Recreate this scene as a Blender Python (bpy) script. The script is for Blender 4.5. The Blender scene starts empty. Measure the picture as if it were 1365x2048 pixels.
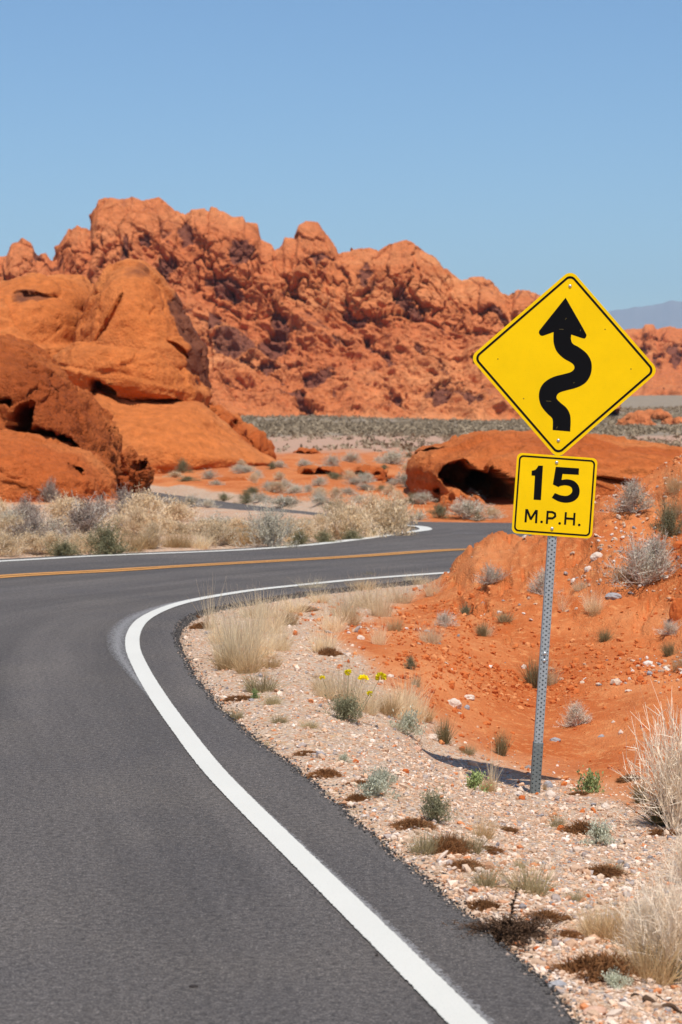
import bpy, math, random
import numpy as np
from mathutils import Vector, Matrix
R = math.radians
random.seed(7)
rng = np.random.default_rng(11)

# ------------------------------------------------------------------ camera, sky, sun, exposure
F, HOR, CX, CH = 4200.0, 830.0, 682.5, 1.75      # focal length in photo pixels, horizon row, centre column, eye height
scene = bpy.context.scene
COL = scene.collection
cam_d = bpy.data.cameras.new("camera")
cam = bpy.data.objects.new("camera", cam_d); COL.objects.link(cam)
cam.location = (0, 0, CH); cam.rotation_euler = (R(90), 0, 0)
cam_d.sensor_fit = 'VERTICAL'; cam_d.sensor_height = 36.0; cam_d.sensor_width = 24.0
cam_d.lens = F / 2048 * 36
cam_d.shift_y = -(1024 - HOR) / 2048
cam_d.clip_start = 0.2; cam_d.clip_end = 60000
cam_d.dof.use_dof = True; cam_d.dof.focus_distance = 11.6; cam_d.dof.aperture_fstop = 6.0
scene.camera = cam

SUN_EL, SUN_AZ = 64.0, 15.0                       # azimuth: degrees to the right of straight behind the camera
world = bpy.data.worlds.new("World"); scene.world = world; world.use_nodes = True
wn = world.node_tree; wn.nodes.clear()
sky = wn.nodes.new('ShaderNodeTexSky'); sky.sky_type = 'NISHITA'; sky.sun_disc = False
sky.sun_elevation = R(SUN_EL); sky.sun_rotation = R(180 - SUN_AZ)
sky.air_density = 1.2; sky.dust_density = .35; sky.ozone_density = 8.5; sky.altitude = 600
bg = wn.nodes.new('ShaderNodeBackground'); bg.inputs['Strength'].default_value = 0.12
wo = wn.nodes.new('ShaderNodeOutputWorld')
wn.links.new(sky.outputs[0], bg.inputs[0]); wn.links.new(bg.outputs[0], wo.inputs[0])
sd = bpy.data.lights.new("sun", 'SUN'); sd.energy = 5.0; sd.angle = R(0.53); sd.color = (1.0, 0.96, 0.90)
sun = bpy.data.objects.new("sun", sd); COL.objects.link(sun)
to_sun = Vector((math.sin(R(SUN_AZ)) * math.cos(R(SUN_EL)), -math.cos(R(SUN_AZ)) * math.cos(R(SUN_EL)), math.sin(R(SUN_EL))))
sun.rotation_euler = to_sun.to_track_quat('Z', 'Y').to_euler(); sun.location = (5, -10, 30)
vs = scene.view_settings
vs.view_transform = 'Standard'; vs.look = 'None'; vs.exposure = 0.0; vs.gamma = 1.0; vs.use_curve_mapping = False

# ------------------------------------------------------------------ numpy noise
def _hash(ix, iy, iz, k=0):
    h = (ix * 374761393 + iy * 668265263 + iz * 2147483647 + k * 1274126177) & 0xFFFFFFFF
    h = ((h ^ (h >> 13)) * 1274126177) & 0xFFFFFFFF
    h = ((h ^ (h >> 15)) * 2246822519) & 0xFFFFFFFF
    return (h ^ (h >> 16)) & 0xFFFFFFFF
def noise3(p, k=0):
    """gradient-like noise, about -1..1; p (n,3)"""
    p = np.asarray(p, dtype=np.float64)
    i = np.floor(p).astype(np.int64); f = p - i
    u = f * f * f * (f * (f * 6 - 15) + 10)
    r = 0
    for dx in (0, 1):
        wx = u[:, 0] if dx else 1 - u[:, 0]
        for dy in (0, 1):
            wy = u[:, 1] if dy else 1 - u[:, 1]
            for dz in (0, 1):
                wz = u[:, 2] if dz else 1 - u[:, 2]
                h = _hash(i[:, 0] + dx, i[:, 1] + dy, i[:, 2] + dz, k)
                gx = ((h & 1023) / 511.5 - 1); gy = (((h >> 10) & 1023) / 511.5 - 1); gz = (((h >> 20) & 1023) / 511.5 - 1)
                r = r + wx * wy * wz * (gx * (f[:, 0] - dx) + gy * (f[:, 1] - dy) + gz * (f[:, 2] - dz))
    return r * 1.5
def fbm(p, oct=4, k=0, gain=.5, lac=2.03):
    a, s, t = 1., 0., 0.
    q = np.array(p, dtype=np.float64)
    for o in range(oct):
        s = s + a * noise3(q, k + o); t += a; a *= gain; q = q * lac + 17.3
    return s / t
def ridged(p, oct=4, k=0):
    a, s, t = 1., 0., 0.
    q = np.array(p, dtype=np.float64)
    for o in range(oct):
        s = s + a * (1 - np.abs(noise3(q, k + o)) * 2.2); t += a; a *= .5; q = q * 2.07 + 9.1
    return s / t
def worley(p, k=0):
    """F1 and F2 distance"""
    p = np.asarray(p, dtype=np.float64)
    i = np.floor(p).astype(np.int64)
    f1 = np.full(len(p), 9.); f2 = np.full(len(p), 9.)
    for dx in (-1, 0, 1):
        for dy in (-1, 0, 1):
            for dz in (-1, 0, 1):
                h = _hash(i[:, 0] + dx, i[:, 1] + dy, i[:, 2] + dz, k)
                cx = i[:, 0] + dx + (h & 1023) / 1023.; cy = i[:, 1] + dy + ((h >> 10) & 1023) / 1023.; cz = i[:, 2] + dz + ((h >> 20) & 1023) / 1023.
                d = (p[:, 0] - cx) ** 2 + (p[:, 1] - cy) ** 2 + (p[:, 2] - cz) ** 2
                m = d < f1
                f2 = np.where(m, f1, np.minimum(f2, d)); f1 = np.where(m, d, f1)
    return np.sqrt(f1), np.sqrt(f2)
def facet(p, k=0):
    """angular blocks: a tilted plane per cell, and the distance to the crack between cells"""
    i = np.floor(p).astype(np.int64); f1 = np.full(len(p), 9.); f2 = np.full(len(p), 9.); out = np.zeros(len(p))
    for dx in (-1, 0, 1):
        for dy in (-1, 0, 1):
            for dz in (-1, 0, 1):
                h = _hash(i[:, 0] + dx, i[:, 1] + dy, i[:, 2] + dz, k)
                ex = p[:, 0] - (i[:, 0] + dx + (h & 1023) / 1023.); ey = p[:, 1] - (i[:, 1] + dy + ((h >> 10) & 1023) / 1023.); ez = p[:, 2] - (i[:, 2] + dz + ((h >> 20) & 1023) / 1023.)
                d = ex * ex + ey * ey + ez * ez; m = d < f1; g = _hash(h & 0xFFFF, h >> 16, i[:, 0] * 0, k + 5)
                val = ex * ((g & 255) / 127.5 - 1) + ey * (((g >> 8) & 255) / 127.5 - 1) + ez * (((g >> 16) & 255) / 127.5 - 1) + ((g >> 24) & 255) / 255. - .5
                f2 = np.where(m, f1, np.minimum(f2, d)); f1 = np.where(m, d, f1); out = np.where(m, val, out)
    return out, np.sqrt(f2) - np.sqrt(f1)
def sst(a, b, x):
    t = np.clip((x - a) / (b - a), 0, 1); return t * t * (3 - 2 * t)
def unit_(v): return v / (np.linalg.norm(v, axis=-1, keepdims=True) + 1e-9)
def P3(x, y, z=0.): 
    x, y, z = np.broadcast_arrays(np.asarray(x, float), y, z); return np.stack([x, y, z], -1)

# ------------------------------------------------------------------ scene helpers
def tag(o, label=None, cat=None, group=None, kind=None):
    if label: o['label'] = label
    if cat: o['category'] = cat
    if group: o['group'] = group
    if kind: o['kind'] = kind
    return o
def empty(name, loc=(0, 0, 0), rz=0.):
    o = bpy.data.objects.new(name, None); COL.objects.link(o); o.location = loc; o.rotation_euler = (0, 0, rz)
    o.empty_display_size = .1
    return o
def mesh_np(name, v, faces, mat, parent=None, smooth=True, attrs=None, cols=None):
    """v (n,3); faces: list of (m,k) int arrays"""
    me = bpy.data.meshes.new(name)
    v = np.ascontiguousarray(v, dtype=np.float32)
    if isinstance(faces, np.ndarray): faces = [faces]
    me.vertices.add(len(v)); me.vertices.foreach_set('co', v.ravel())
    nl = sum(f.size for f in faces); nf = sum(len(f) for f in faces)
    me.loops.add(nl); me.loops.foreach_set('vertex_index', np.concatenate([f.ravel() for f in faces]).astype(np.int32))
    me.polygons.add(nf)
    tot = np.concatenate([np.full(len(f), f.shape[1]) for f in faces]); st = np.concatenate([[0], np.cumsum(tot)[:-1]])
    me.polygons.foreach_set('loop_start', st.astype(np.int32)); me.polygons.foreach_set('loop_total', tot.astype(np.int32))
    me.polygons.foreach_set('use_smooth', np.full(nf, smooth))
    me.update(calc_edges=True); me.validate()
    if attrs:
        for k, a in attrs.items():
            at = me.attributes.new(k, 'FLOAT', 'POINT'); at.data.foreach_set('value', np.ascontiguousarray(a, dtype=np.float32))
    if cols is not None:
        at = me.attributes.new('tint', 'FLOAT_COLOR', 'POINT')
        c4 = np.ones((len(v), 4), np.float32); c4[:, :3] = cols; at.data.foreach_set('color', c4.ravel())
    if mat: me.materials.append(mat)
    o = bpy.data.objects.new(name, me); COL.objects.link(o)
    if parent: o.parent = parent
    return o
def grid_faces(nu, nv, wrap=False):
    a = np.arange(nu * nv).reshape(nu, nv)
    if wrap: a = np.vstack([a, a[:1]])
    return np.stack([a[:-1, :-1], a[1:, :-1], a[1:, 1:], a[:-1, 1:]], -1).reshape(-1, 4)
def copy_thing(o, loc, rz=0., s=1.):
    c = o.copy(); COL.objects.link(c); c.location = loc; c.rotation_euler = (0, 0, rz); c.scale = (s, s, s) if np.isscalar(s) else s
    for ch in o.children:
        d = ch.copy(); COL.objects.link(d); d.parent = c
        for g in ch.children:
            e = g.copy(); COL.objects.link(e); e.parent = d
    return c

# ------------------------------------------------------------------ materials
class NT:
    def __init__(s, name):
        s.m = bpy.data.materials.new(name); s.m.use_nodes = True; s.t = s.m.node_tree; s.t.nodes.clear()
        s.out = s.n('ShaderNodeOutputMaterial'); s.b = s.n('ShaderNodeBsdfPrincipled'); s.l(s.b.outputs[0], s.out.inputs[0])
        s.b.inputs['Roughness'].default_value = .9; s.b.inputs['Specular IOR Level'].default_value = .2
        s.co = s.n('ShaderNodeTexCoord').outputs['Object']
    def n(s, t, **k):
        o = s.t.nodes.new(t)
        for a, b in k.items(): setattr(o, a, b)
        return o
    def l(s, a, b): s.t.links.new(a, b)
    def noise(s, scale, detail=4, rough=.55, vec=None, dist=0.):
        o = s.n('ShaderNodeTexNoise'); o.inputs['Scale'].default_value = scale; o.inputs['Detail'].default_value = detail
        o.inputs['Roughness'].default_value = rough; o.inputs['Distortion'].default_value = dist
        s.l(vec or s.co, o.inputs['Vector']); return o.outputs['Fac']
    def voro(s, scale, vec=None, out='Distance', feat='F1'):
        o = s.n('ShaderNodeTexVoronoi', feature=feat); o.inputs['Scale'].default_value = scale; s.l(vec or s.co, o.inputs['Vector']); return o.outputs[out]
    def ramp(s, fac, stops, interp='LINEAR'):
        o = s.n('ShaderNodeValToRGB'); e = o.color_ramp.elements; o.color_ramp.interpolation = interp
        while len(e) < len(stops): e.new(.5)
        for i, (p, c) in enumerate(stops):
            e[i].position = p; e[i].color = (*c, 1) if not np.isscalar(c) else (c, c, c, 1)
        s.l(fac, o.inputs[0]); return o.outputs[0]
    def mix(s, fac, a, b, mode='MIX'):
        o = s.n('ShaderNodeMix', data_type='RGBA', blend_type=mode)
        for sock, v in ((o.inputs[0], fac), (o.inputs[6], a), (o.inputs[7], b)):
            if hasattr(v, 'is_linked'): s.l(v, sock)
            elif np.isscalar(v): sock.default_value = v
            else: sock.default_value = (*v, 1)
        return o.outputs[2]
    def math(s, op, a, b=0.):
        o = s.n('ShaderNodeMath', operation=op)
        for sock, v in ((o.inputs[0], a), (o.inputs[1], b)):
            if hasattr(v, 'is_linked'): s.l(v, sock)
            else: sock.default_value = v
        return o.outputs[0]
    def attr(s, name, out='Fac'):
        return s.n('ShaderNodeAttribute', attribute_name=name).outputs[out]
    def mapping(s, scale=(1, 1, 1), rot=(0, 0, 0)):
        o = s.n('ShaderNodeMapping'); o.inputs['Scale'].default_value = scale; o.inputs['Rotation'].default_value = rot
        s.l(s.co, o.inputs['Vector']); return o.outputs[0]
    def bump(s, h, strength=.5, dist=.02):
        o = s.n('ShaderNodeBump'); o.inputs['Strength'].default_value = strength; o.inputs['Distance'].default_value = dist
        s.l(h, o.inputs['Height']); s.l(o.outputs[0], s.b.inputs['Normal'])
    def color(s, c):
        if hasattr(c, 'is_linked'): s.l(c, s.b.inputs['Base Color'])
        else: s.b.inputs['Base Color'].default_value = (*c, 1)
    def done(s, rough=None, spec=None, metal=None):
        if rough is not None: s.b.inputs['Roughness'].default_value = rough
        if spec is not None: s.b.inputs['Specular IOR Level'].default_value = spec
        if metal is not None: s.b.inputs['Metallic'].default_value = metal
        return s.m

def mat_rock(name, c1, c2, c3, varnish_and_shade, sc=1., bumpd=.15, tilt=0., fleck=None):
    m = NT(name)
    band = m.noise(1.0, 5, .6, m.mapping((.25 * sc, .25 * sc, 2.2 * sc), (0, tilt, 0)))
    big = m.noise(.35 * sc, 3, .5)
    c = m.mix(m.ramp(band, [(.42, 0.), (.58, 1.)]), c1, c2)
    c = m.mix(m.ramp(big, [(.42, 0.), (.62, 1.)]), c, c3)
    fine = m.noise(9 * sc, 4, .65)
    c = m.mix(.55, c, m.ramp(fine, [(.3, .55), (.7, 1.35)]), 'MULTIPLY')
    v = m.attr('varnish_and_shade')
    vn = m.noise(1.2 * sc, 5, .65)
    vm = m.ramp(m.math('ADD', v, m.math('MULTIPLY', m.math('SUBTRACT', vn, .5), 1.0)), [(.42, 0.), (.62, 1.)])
    c = m.mix(m.math('MULTIPLY', vm, .85), c, varnish_and_shade)
    m.color(c)
    h = m.math('ADD', m.math('MULTIPLY', fine, .5), m.math('ADD', m.math('MULTIPLY', band, .8), m.noise(30 * sc, 3, .6)))
    m.bump(h, .8, bumpd)
    return m.done(.95, .1)

def mat_leaf(name, c1, c2, rough=.8, sc=25., trans=.25):
    m = NT(name)
    rnd = m.n('ShaderNodeObjectInfo').outputs['Random']
    c = m.mix(m.noise(sc, 3, .6), c1, c2)
    c = m.mix(m.attr('shade_var'), c, tuple(min(1, x * 1.45) for x in c2))
    hs = m.n('ShaderNodeHueSaturation'); m.l(c, hs.inputs['Color'])
    m.l(m.math('ADD', m.math('MULTIPLY', rnd, .4), .82), hs.inputs['Value'])
    m.color(hs.outputs[0])
    tr = m.n('ShaderNodeBsdfTranslucent'); m.l(hs.outputs[0], tr.inputs[0])
    mx = m.n('ShaderNodeMixShader'); mx.inputs[0].default_value = trans
    m.l(m.b.outputs[0], mx.inputs[1]); m.l(tr.outputs[0], mx.inputs[2]); m.l(mx.outputs[0], m.out.inputs[0])
    return m.done(rough, .15)

# ------------------------------------------------------------------ pixels of the photo -> metres on the site
def roadz(Y): return -0.02 * np.clip(np.asarray(Y, float) - 24, 0, 15)
def on_road(x, y):
    Y = CH * F / (y - HOR)
    for _ in range(30): Y = (CH - roadz(Y)) * F / (y - HOR)
    return np.array([(x - CX) * Y / F, float(Y)])
def at(x, y, Y): return np.array([(x - CX) * Y / F, Y, CH - (y - HOR) * Y / F])
def smooth_poly(pts, step):
    """Catmull-Rom through pts, resampled about every `step`"""
    p = np.array(pts, float); p = np.vstack([2 * p[0] - p[1], p, 2 * p[-1] - p[-2]])
    out = []
    for i in range(1, len(p) - 2):
        n = max(2, int(np.linalg.norm(p[i + 1] - p[i]) / step) + 1)
        t = np.linspace(0, 1, n, endpoint=False)[:, None]
        a, b, c, d = p[i - 1], p[i], p[i + 1], p[i + 2]
        # centripetal-ish damping of tangents
        m1 = (c - a) / 2; m2 = (d - b) / 2
        L = np.linalg.norm(c - b)
        m1 = m1 * min(1, 1.6 * L / (np.linalg.norm(m1) + 1e-9)); m2 = m2 * min(1, 1.6 * L / (np.linalg.norm(m2) + 1e-9))
        out.append((2 * t**3 - 3 * t**2 + 1) * b + (t**3 - 2 * t**2 + t) * m1 + (-2 * t**3 + 3 * t**2) * c + (t**3 - t**2) * m2)
    out.append(p[-2][None]); return np.vstack(out)

# asphalt edges (E1 = right-hand side going away, E2 = left-hand side)
E1px = [(1150, 2040), (1010, 1900), (860, 1768), (700, 1632), (600, 1545), (500, 1470), (430, 1404), (378, 1335), (352, 1275), (362, 1243), (410, 1219), (480, 1205), (600, 1186), (750, 1169), (890, 1156)]
E1 = [np.array([.9, 2.5]), np.array([.86, 4.2])] + [on_road(*p) for p in E1px] + [np.array(p, float) for p in ((2.6, 24.1), (5, 25.8), (7, 28.6), (7.9, 32), (7.3, 36), (5.2, 38.8))] + [on_road(*p) for p in ((1028, 1046), (834, 1043), (740, 1036), (651, 1027), (508, 1011), (394, 996), (314, 985), (220, 974), (60, 962))]
E2px = [(0, 1118), (200, 1108), (450, 1098), (600, 1088), (700, 1077), (770, 1067), (825, 1058), (842, 1055)]
E2 = [np.array(p, float) for p in ((-6.3, 2.5), (-6.4, 4.2), (-6.9, 7), (-7.6, 10), (-8.4, 13), (-9., 16.5), (-8.6, 20), (-6.6, 23))] + [on_road(*p) for p in E2px] + [on_road(*p) for p in ((832, 1051), (800, 1049), (651, 1042), (508, 1030), (394, 1016), (314, 1004), (220, 992), (60, 978))]
E1s = smooth_poly(E1, .12); E2s = smooth_poly(E2, .12)
def jag(c, amp, fr, k):
    d = np.gradient(c, axis=0); n = np.stack([-d[:, 1], d[:, 0]], 1); n /= np.linalg.norm(n, axis=1)[:, None] + 1e-9
    s = np.concatenate([[0], np.cumsum(np.linalg.norm(np.diff(c, axis=0), axis=1))])
    return c + n * (amp * fbm(P3(s * fr, 0 * s, 0 * s + k), 4, k, .65))[:, None]
E1f = jag(smooth_poly(E1, .03), .05, 2.6, 3)
ROADPOLY = np.vstack([E1s, E2s[::-1]])
def seg_dist(pts, poly, closed=False):
    a = poly[:-1]; b = poly[1:]
    if closed: a = np.vstack([a, poly[-1:]]); b = np.vstack([b, poly[:1]])
    out = np.full(len(pts), 1e9)
    for s in range(0, len(pts), 4000):
        q = pts[s:s + 4000, None, :]; ab = (b - a)[None]; t = np.clip(((q - a[None]) * ab).sum(-1) / ((ab ** 2).sum(-1) + 1e-12), 0, 1)
        d = np.linalg.norm(q - (a[None] + t[..., None] * ab), axis=-1); out[s:s + 4000] = d.min(1)
    return out
def inside(pts, poly):
    x, y = pts[:, 0], pts[:, 1]; c = np.zeros(len(pts), bool); j = len(poly) - 1
    for i in range(len(poly)):
        xi, yi = poly[i]; xj, yj = poly[j]
        if yi != yj:
            m = ((yi > y) != (yj > y)) & (x < (xj - xi) * (y - yi) / (yj - yi) + xi); c ^= m
        j = i
    return c
def road_sd(pts):
    """signed distance to the asphalt, negative inside; only worked out near it"""
    out = np.full(len(pts), 50.)
    near = (pts[:, 1] < 75) & (pts[:, 1] > 0) & (np.abs(pts[:, 0]) < 22)
    if near.any():
        q = pts[near]; d = seg_dist(q, np.vstack([E1s[::2], E2s[::-1][::2]]), True)
        out[near] = np.where(inside(q, ROADPOLY[::2]), -d, d)
    return out

# terrain: thin-plate surface through surveyed points (photo column, photo row, distance)
TP = [(1365, 2048, 6.4), (1250, 2048, 6.2), (1365, 1900, 7.4), (1200, 1850, 7.6), (1365, 1750, 8.9), (1150, 1700, 9.4), (1000, 1720, 8.7), (1070, 1588, 11.93), (1200, 1590, 11.9), (1365, 1600, 11.4),
      (900, 1565, 11.3), (1000, 1552, 12.95), (868, 1522, 12.9), (1150, 1563, 12.95), (800, 1500, 11.9), (700, 1440, 12.7), (930, 1485, 13.8), (1070, 1518, 13.9), (1200, 1520, 13.9), (1365, 1500, 13.5), (1100, 1430, 15.6), (1300, 1400, 15.5),
      (600, 1350, 14.3), (520, 1290, 16.), (700, 1300, 16.), (850, 1350, 15.3), (900, 1270, 17.6), (1000, 1330, 16.9), (1150, 1330, 17.), (1365, 1330, 16.6), (760, 1230, 19.), (620, 1215, 19.4), (840, 1190, 21.),
      (900, 1190, 20.3), (1000, 1220, 19.), (1150, 1230, 18.6), (1300, 1230, 18.1), (1000, 1140, 20.4), (1150, 1130, 19.9), (1300, 1120, 19.5), (940, 1095, 21.7), (1000, 1066, 21.8), (1100, 1052, 21.6), (1200, 1000, 21.4), (1280, 965, 21.6), (1365, 930, 21.8), (1480, 900, 22)]
for x, Y, z in ((1.9, 23.2, .05), (3, 23.8, .2), (4.5, 24.8, .3), (6, 26, .2), (3.6, 22.2, 1.3), (6, 22.5, 1.4), (9, 28, -.1)): TP.append((CX + x * F / Y, HOR + (CH - z) * F / Y, Y))
TP += [(a, HOR + CH * F / Y + 8, Y) for a, Y in ((0, 27), (200, 27.5), (400, 29), (600, 31))]
TP += [(0, 1075, 31), (200, 1068, 33), (400, 1060, 34), (600, 1052, 35), (0, 1020, 43), (200, 1008, 46), (-200, 1000, 46), (100, 960, 56), (300, 970, 59), (500, 985, 52), (700, 1015, 44), (900, 1030, 44), (1100, 1035, 43), (1365, 1020, 44), (1600, 1000, 44),
       (300, 945, 74), (450, 935, 78), (550, 920, 84), (700, 950, 68), (700, 975, 55), (850, 960, 64), (1100, 940, 72), (1365, 930, 76), (600, 905, 110), (800, 895, 125), (1000, 890, 135), (1300, 885, 150), (700, 872, 185), (1000, 870, 200), (1300, 862, 230),
       (300, 860, 270), (700, 852, 300), (1000, 855, 300), (1300, 845, 330), (700, 836, 420), (1000, 842, 420), (1300, 822, 500), (1300, 792, 820), (1600, 792, 820), (700, 826, 520), (-100, 830, 430), (-300, 850, 260), (200, 832, 430)]
TPa = np.array([at(*t) for t in TP])
extra = np.array([[0, 1, -.1], [-9, 1, -.05], [9, 1, -.2], [-12, 10, .05], [-14, 18, .1], [-12, 26, 0], [6, 6, -.3], [6, 12, -.3], [5.5, 17, .2], [9, 20, 1.1], [-20, 40, .4], [-22, 60, 1.], [22, 44, .5], [25, 76, .3]])
TPa = np.vstack([TPa, extra])
def uvmap(X, Y):
    Yc = np.maximum(Y, 1.0); return np.stack([np.clip(X / (Yc + 3), -.9, .9) * 5.5, np.log(Yc + 2)], -1)
def _tps_fit(pts):
    q = uvmap(pts[:, 0], pts[:, 1]); s = pts[:, 1] + 6.; val = pts[:, 2] / s; n = len(q)      # heights relative to range keep far points gentle
    d = np.linalg.norm(q[:, None] - q[None], axis=-1); K = d ** 2 * np.log(d + 1e-9) + np.eye(n) * 1e-4
    A = np.zeros((n + 3, n + 3)); A[:n, :n] = K; A[:n, n] = 1; A[:n, n + 1:] = q; A[n, :n] = 1; A[n + 1:, :n] = q.T
    w = np.linalg.solve(A, np.concatenate([val, [0, 0, 0]])); return q, w
TQ, TW = _tps_fit(TPa)
def H_base(X, Y):
    X = np.atleast_1d(np.asarray(X, float)); Y = np.atleast_1d(np.asarray(Y, float)); out = np.empty(len(X))
    Ye = np.clip(Y, 1, 850)
    for s in range(0, len(X), 8000):
        q = uvmap(X[s:s + 8000] * Ye[s:s+8000] / np.maximum(Y[s:s + 8000], Ye[s:s+8000]), Ye[s:s + 8000]); d = np.linalg.norm(q[:, None] - TQ[None], axis=-1)
        out[s:s + 8000] = ((d ** 2 * np.log(d + 1e-9)) @ TW[:-3] + TW[-3] + q @ TW[-2:]) * (Ye[s:s + 8000] + 6.)
    return out
def red_bank(X, Y):
    """1 on the red spoil bank at the inside of the bend and the red ground round it"""
    px = CX + X * F / np.maximum(Y, 1)
    return px
def H(X, Y, fine=True):
    X = np.atleast_1d(np.asarray(X, float)); Y = np.atleast_1d(np.asarray(Y, float))
    z = H_base(X, Y)
    sd_ = road_sd(np.stack([X, Y], 1))
    if fine:
        p = P3(X, Y, 0)
        bank = sst(17.2, 19.5, Y + .15 * X) * (1 - sst(23, 26, Y)) * sst(.3, 1.6, X)
        z = z + .03 * fbm(p * .9, 4, 5) * sst(0, 1, sd_) + bank * (.20 * fbm(p * 1.1, 5, 9, .64) + .13 * np.abs(fbm(p * 2.6, 5, 12, .68)) - .10 * (ridged(p * [1.6, .5, 1] + .3, 3, 14) > .78))
        z = z + .012 * fbm(p * 6, 3, 21) * sst(0, .4, sd_)
        z = z + sst(13, 14.5, Y) * (1 - sst(17, 19, Y)) * sst(.2, 1., X) * .06 * fbm(p * 1.7, 4, 91, .6)
        mid = sst(40, 60, Y) * (1 - sst(110, 160, Y))
        z = z + mid * (.35 * fbm(p * .12, 4, 31) + .25 * ridged(p * .22, 3, 8) - .12)
    zr = roadz(Y) - .035
    k = sst(.02, .75, sd_)
    z = zr * (1 - k) + z * k
    return np.where(sd_ < 0.05, roadz(Y) - .05, np.where(sd_ < 60, z, z))
def ground_at(px, py, y0=3., y1=700.):
    """first place where the line of sight through a photo pixel meets the terrain"""
    Ys = np.exp(np.linspace(math.log(y0), math.log(y1), 420)); X = (px - CX) * Ys / F
    z = CH - (py - HOR) * Ys / F; g = H(X, Ys); hit = np.where(z <= g)[0]
    if not len(hit): return None
    i = max(hit[0], 1); a = (z[i - 1] - g[i - 1]); b = (g[i] - z[i]); t = a / (a + b + 1e-9)
    Y = Ys[i - 1] * (1 - t) + Ys[i] * t; X = (px - CX) * Y / F
    return np.array([X, Y, float(H([X], [Y])[0])])

def gravel_mask(X, Y, z):
    px = CX + X * F / Y; py = HOR + (CH - z) * F / Y
    w = fbm(P3(X, Y) * .8, 4, 41) * 60 + fbm(P3(X, Y) * 4, 3, 44) * 30
    # verge: below this line of the survey, thinning into the red soil
    lim = np.interp(px, [340, 480, 560, 640, 720, 820, 950, 1070, 1200, 1365, 1500], [1225, 1218, 1235, 1290, 1350, 1455, 1530, 1580, 1615, 1660, 1680])
    g = sst(-95, 40, py - lim + w * .6) * (Y < 24)
    patch = sst(0, 1, 1 - ((px - 660) / 190) ** 2 - ((py - 1215) / 42) ** 2 + w * .008) * (Y < 24)
    g = np.maximum(g, patch * .75)
    sd_ = road_sd(np.stack([X, Y], 1))
    g = np.maximum(g, (1 - sst(.3, 1.2, sd_ + w * .005)) * (Y < 60) * (1 - sst(830, 900, px) * (Y < 26)))
    isl = sst(24, 26, Y) * (1 - sst(42, 52, Y)) * (1 - sst(790, 850, px + w)) 
    return np.clip(np.maximum(g, isl * (.62 + w * .006)), 0, 1), w
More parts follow.
